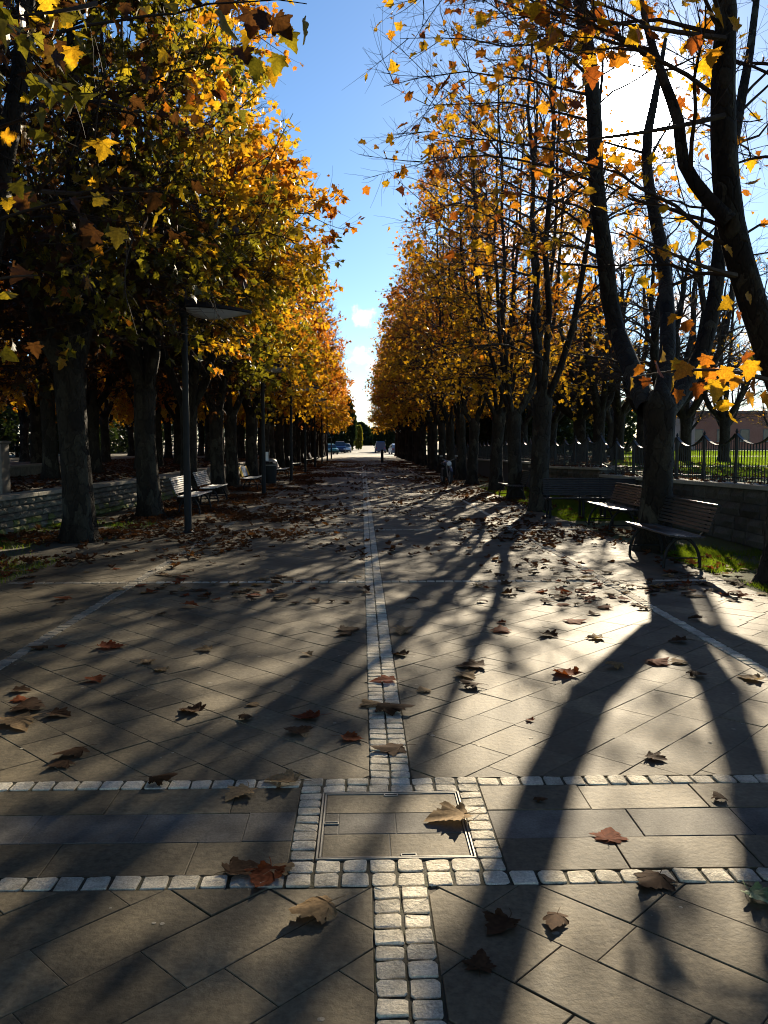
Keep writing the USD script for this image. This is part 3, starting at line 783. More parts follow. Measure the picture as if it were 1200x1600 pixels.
    return dict(trunk=trunk, limbs=limb_meshes, branches=branches, twigs=tw_m, pos=pos[ok], F=F[ok], size=sz[ok], tmpl=tmpl, tips=Tc[:, -1])


def build_tree(g, parent, leaf_mat, hero=0, base=(0, 0, 0), big_mat=None):
    put('trunk', g['trunk'], M['bark'], parent, smooth=True)
    for l in g['limbs']:
        put('limb', l, M['bark'], parent, smooth=True)
    put('branches', g['branches'], M['twig'], parent, kind='stuff')
    put('twigs', g['twigs'], M['twig'], parent, kind='stuff')
    pos, F, sz = g['pos'], g['F'], g['size']
    big = np.zeros(len(pos), bool)
    if hero:
        w = pos + np.asarray(base) - EYE
        dep = w @ fwd
        px, py = 600 + FPX * (w @ right) / dep, 800 - FPX * (w @ up) / dep
        score = np.where((dep > 0.5) & (px > -20) & (px < 1220) & (py > -20), sz / dep, 0)
        big[np.argsort(-score)[:hero]] = True
        big &= score > 0
        r = np.random.default_rng(5)
        kinds = [leaf_fine(r)[:2] for _ in range(5)]
        for i in np.nonzero(big)[0]:
            v, f = kinds[i % 5]
            put('leaf', (v @ F[i].T * sz[i] + pos[i], f), big_mat or leaf_mat, parent, smooth=True)
    m = scatter_leaves(pos[~big], F[~big], sz[~big], g['tmpl'])
    put('foliage', m, leaf_mat, parent, kind='stuff')


LEFT_X, RIGHT_X = -4.62, 4.28
# left row, unique trees
LTREES = [(-4.60, 9.55), (-4.66, 13.9), (-4.60, 18.3)]
labels = ['plane tree beyond the left edge whose big yellow leaves hang across the top left corner',
          'thick dark plane trunk with yellow green crown nearest the left stone wall end',
          'plane tree between the first bench and the thick nearest left trunk, mottled trunk']
for i, (x, y) in enumerate(LTREES):
    t = thing('plane_tree', labels[i], 'tree', (x, y, 0))
    g = grow(100 + i, H=11.5, hf=2.7 if i else 2.9, r0=[0.25, 0.24, 0.232][i], nl=4, spread=1.5, Lmax=[3.1, 3.4, 3.3][i], nb=[11, 18, 18][i], sub=6, tw=6, lpt=[0.9, 3.3, 3.2][i], size=[0.18, 0.135, 0.135][i], zmin=[2.2, 2.0, 2.0][i], lateral=-0.1, droop=0.25)
    # the crown is cut back round the lamp head
    w = g['pos'] + [x, y, 0] - EYE; dep = w @ fwd
    px, py = 600 + FPX * (w @ right) / dep, 800 - FPX * (w @ up) / dep
    ok = ~((dep < 15.6) & (px > 272) & (px < 425) & (py > 462) & (py < 520)) & ~((dep < 15.2) & (abs(px - 291) < 9) & (py > 440))
    for key in ('pos', 'F', 'size'):
        g[key] = g[key][ok]
    build_tree(g, t, M['leaf_near' if i == 0 else 'leaf_left'], 255 if i == 0 else 300 if i == 1 else 150, (x, y, 0), M['leaf_near_big' if i == 0 else 'leaf_left_big'])


def tree_class(name, mat, **kw):
    k = klass(name)
    build_tree(grow(**kw), k, mat)
    return k


left_a = tree_class('left_row_tree_type', M['leaf_left'], seed=201, H=11.8, hf=2.6, r0=0.22, spread=1.45, Lmax=3.0, nb=16, sub=6, tw=6, lpt=3.1, size=0.15, droop=0.2, top_bare=0.15)
left_b = tree_class('left_row_tree_type_two', M['leaf_left'], seed=202, H=12.3, hf=2.7, r0=0.22, spread=1.3, Lmax=2.9, nb=16, sub=6, tw=6, lpt=2.7, size=0.15, droop=0.15, top_bare=0.3)
left_f = tree_class('far_left_tree_type', M['leaf_left_far'], seed=203, H=12.0, hf=2.6, r0=0.25, spread=1.3, Lmax=2.7, nb=15, sub=5, tw=5, lpt=3.4, size=0.19, droop=0.2, top_bare=0.4, tmpl=TINY, twig_r=1.3)
right_a = tree_class('right_row_tree_type', M['leaf_right'], seed=204, limb_r=0.29, H=12.6, hf=2.5, r0=0.21, nl=5, spread=1.6, Lmax=2.6, nb=16, sub=7, tw=6, lpt=1.05, size=0.122, droop=0.15, top_bare=0.12)
right_b = tree_class('right_row_tree_type_two', M['leaf_right'], seed=205, limb_r=0.29, H=12.2, hf=2.4, r0=0.20, nl=5, spread=1.7, Lmax=2.6, nb=16, sub=7, tw=6, lpt=1.4, size=0.122, droop=0.2, top_bare=0.15)
right_s = tree_class('sparse_right_tree_type', M['leaf_right'], seed=208, limb_r=0.33, H=12.0, hf=2.5, r0=0.22, nl=4, spread=1.3, Lmax=2.3, nb=12, sub=6, tw=5, lpt=0.6, size=0.13, droop=0.1)
right_f = tree_class('far_right_tree_type', M['leaf_right'], seed=206, limb_r=0.36, H=12.0, hf=2.6, r0=0.20, nl=5, spread=1.5, Lmax=2.6, nb=15, sub=6, tw=5, lpt=2.6, size=0.17, droop=0.2, top_bare=0.2, tmpl=TINY, twig_r=1.3)
bare = tree_class('bare_tree_type', M['leaf_right'], seed=207, H=9.5, hf=2.2, r0=0.26, nl=5, spread=2.2, Lmax=2.6, nb=12, sub=5, tw=5, lpt=0.10, size=0.14, tmpl=TINY, twig_r=1.2)

r = np.random.default_rng(77)
y = 22.65
k = 0
while y < 108:
    near = y < 45
    lab = ['plane tree behind the nearest lamp post, beside the second left bench', 'plane tree on the left just before the yellow and blue printed bench', 'plane tree on the left just past the yellow and blue printed bench', 'plane tree on the left just past the litter bin', 'plane tree on the left beside the pale bench beyond the bin', 'plane tree on the left between the pale bench and the fourth lamp'][k] if k < 6 else \
        ('dark plane trunk among the left row benches under a yellow and orange crown' if near else 'distant orange brown plane tree in the left row of the avenue')
    copy_of((left_a if k % 2 == 0 else left_b) if y < 33 else left_f, 'plane_tree', lab, 'tree', (LEFT_X + r.normal(0, 0.08), y + r.normal(0, 0.12), 0), r.uniform(0, 6.28),
            None if k < 6 else 'plane trees beside the left benches' if near else 'distant plane trees in the left row', (1, 1, r.uniform(0.95, 1.05)))
    y += 4.35; k += 1
for row, x in enumerate((-9.3, -14.0, -19.5)):
    y = 11.0 + row * 1.7
    while y < (95 if row < 2 else 80):
        copy_of([left_b, left_f, left_f, left_f][row] if y < 30 else left_f, 'plane_tree', f'dark plane trunk in the {["first", "second", "third"][row]} rank of the shaded grove behind the left wall', 'tree', (x + r.normal(0, 0.3), y + r.normal(0, 0.5), 0.5), r.uniform(0, 6.28),
                f'grove trees of the {["first", "second", "third"][row]} rank behind the left wall', (1, 1, r.uniform(0.85, 1.0)))
        y += 4.8 + row * 1.2

def open_to_sun(base):
    def f(c):
        w = c + base - EYE; dep = w @ fwd
        return bool((np.hypot(FPX * (w @ right) / dep + 600 - 988, 800 - FPX * (w @ up) / dep - 168) < 62).any())
    return f


# right row: the two nearest trees, their limbs as the photograph shows them
def limb_from(pxs, ys, rad, base):
    p = np.array([at(a, b, yy) for (a, b), yy in zip(pxs, ys)]) - base
    n = 13
    t = np.linspace(0, len(p) - 1, n); k = np.minimum(t.astype(int), len(p) - 2)
    tt = t - k
    pad = np.vstack([2 * p[0] - p[1], p, 2 * p[-1] - p[-2]])
    a, b, c, d = pad[k], pad[k + 1], pad[k + 2], pad[k + 3]
    tt = tt[:, None]
    q = 0.5 * (2 * b + (c - a) * tt + (2 * a - 5 * b + 4 * c - d) * tt ** 2 + (3 * b - a - 3 * c + d) * tt ** 3)
    return q, np.interp(t, np.arange(len(rad)), rad)


b1 = np.array([4.38, 12.45, 0.0])
R1 = [limb_from([(1012, 640), (985, 572), (958, 500), (945, 400), (931, 280), (926, 130), (905, 0), (890, -160)], [12.45, 13.4, 14.3, 14.1, 14.0, 13.9, 13.8, 13.7], [0.165, 0.155, 0.148, 0.138, 0.125, 0.115, 0.10, 0.06], b1),
      limb_from([(1030, 640), (1043, 560), (1042, 470), (1032, 380), (1015, 300), (1010, 225), (1024, 150), (1040, 60), (1052, -40)], [12.45, 13.3, 14.3, 15.0, 15.3, 15.4, 15.4, 15.4], [0.14, 0.125, 0.12, 0.115, 0.10, 0.085, 0.065, 0.03], b1),
      limb_from([(1035, 650), (1075, 595), (1104, 530), (1120, 440), (1128, 340), (1150, 200), (1175, 60), (1190, -90)], [12.45, 13.2, 13.5, 13.6, 13.7, 13.8, 13.9, 14.0], [0.15, 0.14, 0.125, 0.115, 0.105, 0.085, 0.06, 0.04], b1)]
EX1 = [(at(a, b, y0) - b1, at(c, d, y1) - b1) for a, b, y0, c, d, y1 in [(928, 150, 14.0, 600, 135, 12.6), (922, 90, 13.9, 625, 60, 13.0), (912, 40, 13.9, 640, 5, 12.8), (930, 250, 14.0, 615, 210, 13.2), (932, 285, 14.0, 648, 262, 12.7), (918, 70, 13.9, 700, -30, 13.6), (938, 340, 14.1, 668, 330, 12.9), (926, 190, 14.0, 660, 165, 14.6), (934, 310, 14.0, 730, 205, 14.8), (905, 0, 13.8, 690, -90, 13.0), (943, 390, 14.1, 742, 372, 12.8), (946, 410, 14.1, 840, 372, 13.2)]]
t1 = thing('plane_tree', 'plane tree behind the nearest right bench, forking into three rising limbs below the sun', 'tree', b1)
g = grow(301, H=11.5, hf=2.15, r0=0.225, limbs=R1, Lmax=2.6, nb=13, sub=7, tw=7, lpt=0.32, size=0.13, top_bare=0.1, low_first=0.36, twig_r=0.75, clear=open_to_sun(b1), extra=EX1)
build_tree(g, t1, M['leaf_right'], 300, b1, M['leaf_right_big'])
tips = g['tips'] + b1
sel = tips[(tips[:, 2] > 5.0)]
sel = sel[np.random.default_rng(3).permutation(len(sel))[:130]] - b1
ico = trimesh.creation.icosphere(1, 0.016)
put('seed_balls', cat([(ico.vertices + p - [0, 0, 0.09], ico.faces) for p in sel] + [tubes(np.stack([np.stack([p, p - [0.005, 0, 0.04], p - [0, 0, 0.08]]) for p in sel]), np.full((len(sel), 3), 0.0015), 3)]), M['ball'], t1, kind='stuff')

b2 = np.array([4.78, 9.35, 0.0])
R2 = [limb_from([(1235, 640), (1205, 560), (1165, 440), (1140, 340), (1130, 220), (1130, 100), (1135, 0), (1120, -150)], np.linspace(9.35, 8.8, 8), [0.17, 0.155, 0.15, 0.145, 0.135, 0.12, 0.10, 0.06], b2),
      limb_from([(1240, 640), (1262, 540), (1270, 400), (1255, 200), (1240, 20), (1230, -200)], np.linspace(9.35, 9.9, 6), [0.14, 0.12, 0.11, 0.09, 0.07, 0.04], b2),
      limb_from([(1140, 345), (1105, 310), (1068, 255), (1060, 190), (1035, 120), (1010, 40), (990, -60)], np.linspace(8.98, 9.3, 7), [0.09, 0.075, 0.065, 0.06, 0.05, 0.035, 0.02], b2)]
t2 = thing('plane_tree', 'plane tree cut by the right edge of the picture with one thick limb leaning in', 'tree', b2)
g = grow(302, H=9.5, hf=2.15, r0=0.23, limbs=R2, Lmax=2.6, nb=12, sub=6, tw=7, lpt=0.4, size=0.14, top_bare=0.1, low_first=0.2, twig_r=0.75, clear=open_to_sun(b2))
build_tree(g, t2, M['leaf_right'], 250, b2, M['leaf_right_big'])

# the spray of large leaves hanging round the fork, on a low bough of the edge tree
rr_ = np.random.default_rng(31)
hp, hs = [], []
for (px, py, w) in [(1000, 582, 30), (1026, 580, 38), (1050, 602, 30), (1074, 584, 40), (1090, 612, 34), (1118, 612, 44), (1136, 588, 36), (1160, 578, 34), (1180, 604, 36), (1166, 628, 34), (1142, 665, 26), (1104, 570, 36), (1060, 575, 30), (1128, 640, 36),
                    (1175, 580, 40), (1190, 630, 36), (985, 600, 26), (1010, 600, 24), (1035, 560, 34), (1088, 590, 32), (1112, 590, 36), (1150, 600, 34), (1060, 620, 26), (1140, 480, 34), (1090, 470, 28), (1060, 390, 28), (1080, 372, 26), (1104, 388, 30),
                    (975, 365, 28), (990, 385, 24), (880, 215, 26), (852, 262, 28), (828, 228, 24), (868, 62, 30), (845, 20, 32), (1150, 500, 30), (1165, 470, 26), (1070, 515, 32), (1052, 500, 24), (1132, 395, 26)]:
    hp.append(at(px, py - w * 0.4, 8.3 + rr_.uniform(-0.5, 0.6)) - b2); hs.append(w / FPX * 8.3 * 0.74)
bough = [tubes(bezier(at(1215, 600, 9.0) - b2, at(1130, 560, 8.4) - b2, at(985, 590, 8.3) - b2, 9), np.linspace(0.03, 0.005, 9), 5),
         tubes(bezier(at(1150, 430, 8.9) - b2, at(1090, 420, 8.5) - b2, at(965, 355, 8.3) - b2, 9), np.linspace(0.03, 0.005, 9), 5),
         tubes(bezier(at(1132, 180, 8.8) - b2, at(1000, 215, 8.5) - b2, at(825, 225, 8.2) - b2, 9), np.linspace(0.03, 0.004, 9), 5),
         tubes(bezier(at(1133, 60, 8.8) - b2, at(980, 40, 8.5) - b2, at(840, 15, 8.2) - b2, 9), np.linspace(0.03, 0.004, 9), 5)]
for bm in bough:
    put('bough', bm, M['twig'], t2)
kinds = [leaf_fine(rr_)[:2] for _ in range(6)]
for i, (p, s) in enumerate(zip(hp, hs)):
    d = unit(rr_.normal(0, 0.45, 3) + [0, 0, -0.9]); F = frames(d, unit(rr_.normal(0, 0.8, 3) + [0.1, -0.8, 0.35]))
    v, f = kinds[i % 6]
    put('leaf', (v @ F.T * s + p, f), M['leaf_right_big'], t2, smooth=True)

# large leaves on two boughs of the left edge tree
b0 = np.array([-4.60, 9.55, 0.0]); t0 = stage.GetPrimAtPath('/World/plane_tree')
for i, (px, py, w) in enumerate([(30, 30, 52), (12, 52, 48), (70, 12, 34), (30, 60, 38), (60, 62, 26), (82, 100, 40), (96, 75, 26), (112, 90, 40), (122, 30, 30), (85, 45, 34), (150, 375, 40), (183, 372, 38), (240, 318, 42), (160, 322, 36), (112, 320, 26), (50, 318, 24), (25, 300, 36), (12, 322, 30),
                                 (345, 38, 60), (390, 38, 52), (398, 60, 44), (430, 45, 46), (445, 66, 40), (472, 50, 44), (415, 35, 40), (375, 92, 44), (402, 108, 42), (436, 100, 36), (428, 118, 30), (355, 10, 36), (300, 15, 30), (262, 18, 30), (225, 22, 26), (260, 92, 26), (195, 15, 26), (180, 40, 24), (8, 470, 36), (20, 545, 26), (52, 548, 30), (5, 560, 32), (40, 440, 44), (20, 420, 30)]):
    yy = 6.1 + rr_.uniform(-0.45, 0.5)
    p = at(px, py - w * 0.4, yy) - b0; s = w / FPX * yy * 0.78
    d = unit(rr_.normal(0, 0.4, 3) + [0.1, 0, -0.9]); F = frames(d, unit(rr_.normal(0, 0.8, 3) + [0.2, -0.7, 0.45]))
    v, f = kinds[i % 6]
    put('leaf', (v @ F.T * s + p, f), M['leaf_near_big'], t0, smooth=True)
def gnarl(p, a=0.05):
    q = p.copy(); n = len(p)
    q[1:] += np.cumsum(rr_.normal(0, a, (n - 1, 3)), axis=0) * np.linspace(0.2, 0.6, n - 1)[:, None]
    return q


for bm in ([tubes(gnarl(bezier(np.array([-0.6, -0.3, 5.2]), at(150, -10, 6.6) - b0, at(480, 38, 6.0) - b0, 16)), np.linspace(0.022, 0.003, 16), 6),
                  tubes(bezier(np.array([-0.5, -0.3, 3.4]), at(60, 290, 6.6) - b0, at(250, 300, 6.0) - b0, 12), np.linspace(0.022, 0.003, 12), 6),
                  tubes(bezier(np.array([-0.5, -0.3, 2.9]), at(-60, 430, 6.6) - b0, at(60, 430, 6.0) - b0, 8), np.linspace(0.03, 0.005, 8), 6),
                  tubes(bezier(at(150, 5, 6.5) - b0, at(100, 20, 6.2) - b0, at(20, 25, 6.1) - b0, 8), np.linspace(0.02, 0.005, 8), 6)]):
    put('bough', bm, M['twig'], t0)

r = np.random.default_rng(79)
for y in (4.2, -0.2, -4.6, -9.0, -13.4):
    copy_of(left_b, 'plane_tree', 'plane tree of the left row beside or behind the viewpoint', 'tree', (LEFT_X - 0.8, y, 0), r.uniform(0, 6.28), 'left row trees behind the viewpoint')
    copy_of(left_b, 'plane_tree', 'plane tree of the left grove beside or behind the viewpoint', 'tree', (-10.2, y + 1, 0.4), r.uniform(0, 6.28), 'left grove trees behind the viewpoint')
for y in (1.8, -2.6, -7.0, -11.4):
    copy_of(left_a, 'plane_tree', 'plane tree of the right row beside or behind the viewpoint', 'tree', (RIGHT_X + 0.9, y, 0), r.uniform(0, 6.28), 'right row trees behind the viewpoint')
    copy_of(left_a, 'plane_tree', 'plane tree behind the park wall beside or behind the viewpoint', 'tree', (11.0, y, 0.7), r.uniform(0, 6.28), 'park trees behind the viewpoint')

r = np.random.default_rng(78)
k, y = 0, 19.75
while y < 108:
    near = y < 42
    lab = ['plane tree beside the long bench whose trunk shadow reaches the centre line', 'plane tree just past the dark bench that follows the long bench', 'plane tree on the right, last before the parked motorcycle', 'plane tree on the right, level with the parked motorcycle', 'plane tree on the right, first beyond the parked motorcycle', 'plane tree on the right, second beyond the parked motorcycle'][k] if k < 6 else ('dark plane trunk in the right row under sparse orange leaves' if near else 'distant rust coloured plane tree in the right row of the avenue')
    copy_of((right_s if k < 1 else right_a if k % 2 == 0 else right_b) if near else right_f, 'plane_tree', lab, 'tree', (RIGHT_X + r.normal(0, 0.1), y + r.normal(0, 0.12), 0), r.uniform(0, 6.28),
            None if k < 6 else 'plane trees of the right row' if near else 'distant plane trees in the right row', (1, 1, r.uniform(0.95, 1.05)))
    y += 4.25; k += 1
for row, x in enumerate((9.6, 14.5)):
    y = 25.0 if row == 0 else 50.0
    while y < 100:
        copy_of(right_f if y > 56 else bare, 'plane_tree', 'dark plane tree standing behind the right wall and fence', 'tree', (x + r.normal(0, 0.3), y + r.normal(0, 0.4), 0.8), r.uniform(0, 6.28), 'trees behind the right wall', (1, 1, r.uniform(0.75, 0.9)))
        y += 5.2 + row
for (px, yy, s, lab) in [(936, 34.0, 0.92, 'bare park tree, left of the pair beyond the fence'), (966, 37.0, 0.95, 'bare park tree, right of the pair beyond the fence'), (1070, 34.0, 0.85, 'bare forked park tree seen just right of the big forked trunk'), (1131, 33.0, 0.8, 'bare park tree with low spreading boughs on the sunlit lawn'), (1275, 36.0, 0.9, 'bare park tree off the right edge of the lawn')]:
    p = at(px, 700, yy)
    copy_of(bare, 'park_tree', lab, 'tree', (p[0], yy, 0.8), r.uniform(0, 6.28), None, (s, s, s))
for i in range(14):
    xx, yy = r.uniform(20, 75), r.uniform(88, 97)
    copy_of(bare, 'park_tree', 'distant bare tree at the back of the park', 'tree', (xx, yy, 0.8), r.uniform(0, 6.28), 'distant bare park trees', (r.uniform(0.8, 1.1),) * 3) if True else None

# ------------------------------------------------------------------ walls and fence
def stone_block(l, d, h, r, rough=0.012, nx=4, nz=3):
    """A split-faced stone: chamfered box whose front (towards -y local) is broken."""
    xs, zs = np.linspace(0.004, l - 0.004, nx), np.linspace(0.003, h - 0.003, nz)
    X, Z = np.meshgrid(xs, zs)
    edge = (np.minimum(X - 0, l - X) < 0.02) | (np.minimum(Z, h - Z) < 0.012)
    yy = np.where(edge, r.uniform(0.025, 0.05, X.shape), r.uniform(-rough * 2.6, rough * 1.0, X.shape))
    F = np.column_stack([X.ravel(), yy.ravel(), Z.ravel()])
    B = F.copy(); B[:, 1] = d
    i = np.arange(nz - 1)[:, None] * nx + np.arange(nx - 1)[None]
    q = np.stack([i, i + 1, i + nx + 1, i + nx], -1).reshape(-1, 4)
    n = nx * nz
    rim = list(range(nx)) + [nx * k + nx - 1 for k in range(1, nz)] + [nx * (nz - 1) + k for k in range(nx - 2, -1, -1)] + [nx * k for k in range(nz - 2, 0, -1)]
    rq = np.array([[b, a, a + n, b + n] for a, b in zip(rim, rim[1:] + rim[:1])])
    qq = np.vstack([q, rq])
    return np.vstack([F, B]), np.vstack([qq[:, [0, 1, 2]], qq[:, [0, 2, 3]]])


r = np.random.default_rng(41)
wl = thing('stone_wall', 'low wall of rough split stones with pale caps along the left grove', 'wall', (0, 0, 0))
P0, P1 = np.array([-6.42, 11.2]), np.array([-5.35, 25.5])
dirw = (P1 - P0) / np.linalg.norm(P1 - P0); rzw = math.atan2(dirw[1], dirw[0]); WL = np.linalg.norm(P1 - P0)
put('core', move(bx(0, 0.06, -0.1, WL, 0.34, 0.60), (*P0, 0), rzw), M['mortar'], wl)
for c in range(5):
    z0 = 0.0 + c * 0.122
    x = -r.uniform(0, 0.2)
    while x < WL - 0.1:
        l = r.uniform(0.20, 0.40)
        a = max(x, 0); b = min(x + l, WL)
        if b - a > 0.06:
            # local +y points away from the avenue (to the left of the wall's direction)
            m = stone_block(b - a - 0.012, 0.10, 0.112, r, 0.016, 5, 4)
            m = (m[0] + [a, r.uniform(-0.012, 0.012), z0], m[1])
            put('stone', move(m, (*P0, 0), rzw), M['wall_moss' if (c == 0 and r.uniform() < 0.75) or (c == 1 and r.uniform() < 0.25) else 'wall_stone'], wl)
        x += l
x = 0.0
while x < WL - 0.01:
    l = min(r.uniform(0.85, 1.1), WL - x)
    put('cap_stone', move(bx(x + 0.003, -0.05, 0.612, x + l - 0.003, 0.36, 0.685, 0.008), (*P0, 0), rzw), M['wall_cap'], wl)
    x += l
wl2 = thing('stone_wall', 'farther stretch of low stone wall behind the left benches', 'wall', (0, 0, 0))
put('core', bx(-6.3, 26.0, -0.1, -6.0, 60.0, 0.55), M['wall_stone'], wl2)
put('cap_stone', bx(-6.36, 26.0, 0.552, -5.95, 60.0, 0.62, 0.01), M['wall_cap'], wl2)
wl3 = thing('stone_wall', 'pale topped retaining wall higher in the shaded grove on the left', 'wall', (0, 0, 0))
put('core', bx(-11.4, 21.5, 0.4, -11.1, 33.0, 0.82), M['wall_stone'], wl3)
put('cap_stone', bx(-11.45, 21.5, 0.822, -11.05, 33.0, 0.88, 0.01), M['wall_cap'], wl3)

cab = thing('utility_cabinet', 'plain brown cabinet standing behind the stone wall at the left edge', 'cabinet', (-7.62, 17.0, 0.45))
put('body', bx(-0.55, -0.2, 0.06, 0.55, 0.2, 1.14, 0.01), M['cabinet'], cab)
put('lid', bx(-0.58, -0.23, 1.142, 0.58, 0.23, 1.19, 0.008), M['cabinet'], cab)
put('plinth', bx(-0.55, -0.2, -0.1, 0.55, 0.2, 0.058), M['mortar'], cab)
put('door', bx(-0.5, -0.212, 0.12, 0.5, -0.201, 1.08, 0.004), M['cabinet'], cab)

WX = 5.98
wr = thing('park_wall', 'dark stone retaining wall under the iron fence on the right', 'wall', (0, 0, 0))
STEPS = [(7.0, 21.0, 1.06, 0.82), (21.0, 30.0, 0.99, 0.80), (30.0, 62.0, 0.92, 0.60)]


def wall_top(y):
    for a, b, h0, h1 in STEPS:
        if a <= y <= b:
            return h0 + (h1 - h0) * (y - a) / (b - a) if a > 7 else 1.115 - 0.0145 * (y - 7) if y < 21 else 0
    return 0.6


wall_top = lambda y: next(((h0 + (h1 - h0) * (y - a) / (b - a)) for a, b, h0, h1 in STEPS if a <= y <= b), 0.6)
for a, b, h0, h1 in STEPS:
    v, f = bx(WX + 0.05, a, -0.1, WX + 0.34, b, 1.0)
    v = np.array(v); topv = v[:, 2] > 0.5
    v[topv, 2] = np.where(v[topv, 1] < (a + b) / 2, h0, h1) - 0.07
    put('core', (v, f), M['mortar'], wr)
    if a < 30:
        n = 4
        for c in range(n):
            y = a + 0.02 - r.uniform(0, 0.3)
            while y < b - 0.05:
                l = r.uniform(0.42, 0.8); ya, yb = max(y, a), min(y + l, b)
                if yb - ya > 0.1:
                    tp = wall_top(np.clip((ya + yb) / 2, a, b)) - 0.075
                    m = stone_block(yb - ya - 0.008, 0.1, tp / n - 0.006, r, 0.010)
                    # front faces the avenue (-x): rotate so local +y -> +x, local +x -> -y
                    v = np.column_stack([WX + m[0][:, 1] - 0.02, yb - 0.004 - m[0][:, 0], m[0][:, 2] + c * tp / n])
                    put('stone', (v, m[1]), M['dark_stone'], wr)
                y += l
    y = a
    while y < b - 0.01:
        l = min(1.0 if a < 30 else 4.0, b - y)
        v, f = bx(WX - 0.05, y + 0.003, 0, WX + 0.38, y + l - 0.003, 0.07, 0.008)
        v = np.array(v); v[:, 2] += np.interp(v[:, 1], [a, b], [h0, h1]) - 0.07
        put('cap_stone', (v, f), M['wall_cap'], wr)
        y += l

fence = thing('iron_fence', 'black iron railing with sagging scalloped top rail standing on the park wall', 'fence', (0, 0, 0))
FX = WX + 0.17
posts = np.arange(7.2, 61, 1.31)
npk = 0
late = []
for i, y in enumerate(posts):
    z0 = wall_top(y)
    pm = cat([bx(FX - 0.022, y - 0.022, z0 - 0.02, FX + 0.022, y + 0.022, z0 + 0.80, 0.004), move(lathe([(0.0, 0.90), (0.012, 0.88), (0.026, 0.845), (0.016, 0.82), (0.03, 0.805), (0.03, 0.79)][::-1], 8), (FX, y, z0))])
    if y < 45:
        put('post', pm, M['fence_metal'], fence)
    else:
        late.append(pm)
    if i + 1 < len(posts):
        y2 = posts[i + 1]; z2 = wall_top(y2)
        t = np.linspace(0, 1, 11)
        sag = 0.62 + 0.18 * (2 * t - 1) ** 2
        yy = y + 0.022 + t * (y2 - y - 0.044); zb = np.where(yy < 21, np.minimum(z0, 2), z0 + (z2 - z0) * t) if y < 21 < y2 else z0 + (z2 - z0) * t
        rail = []
        for a in range(10):
            seg = bx(FX - 0.026, 0, 0, FX + 0.026, 1, 0.014)
            v = np.array(seg[0]); v[:, 2] = v[:, 2] + np.where(v[:, 1] < 0.5, zb[a] + sag[a], zb[a + 1] + sag[a + 1]); v[:, 1] = np.where(v[:, 1] < 0.5, yy[a], yy[a + 1])
            rail.append((v, seg[1]))
        low = bx(FX - 0.015, 0, 0.085, FX + 0.015, 1, 0.1)
        v = np.array(low[0]); v[:, 2] += np.where(v[:, 1] < 0.5, zb[0], zb[-1]); v[:, 1] = np.where(v[:, 1] < 0.5, yy[0], yy[-1])
        if y < 45:
            put('top_rail', cat(rail), M['fence_metal'], fence)
            put('bottom_rail', (v, low[1]), M['fence_metal'], fence)
        else:
            late += rail + [(v, low[1])]
        for tt in np.linspace(0, 1, 14)[1:-1]:
            yp = y + tt * (y2 - y); zp = np.interp(yp, yy, zb); s = 0.62 + 0.18 * (2 * tt - 1) ** 2
            m = bx(FX - 0.006, yp - 0.006, zp + 0.02, FX + 0.006, yp + 0.006, zp + s + 0.002)
            if 11.0 < yp and npk < 300:
                put('picket', m, M['fence_metal'], fence); npk += 1
            else:
                late.append(m)
put('far_railing', cat(late), M['fence_metal'], fence, kind='stuff')

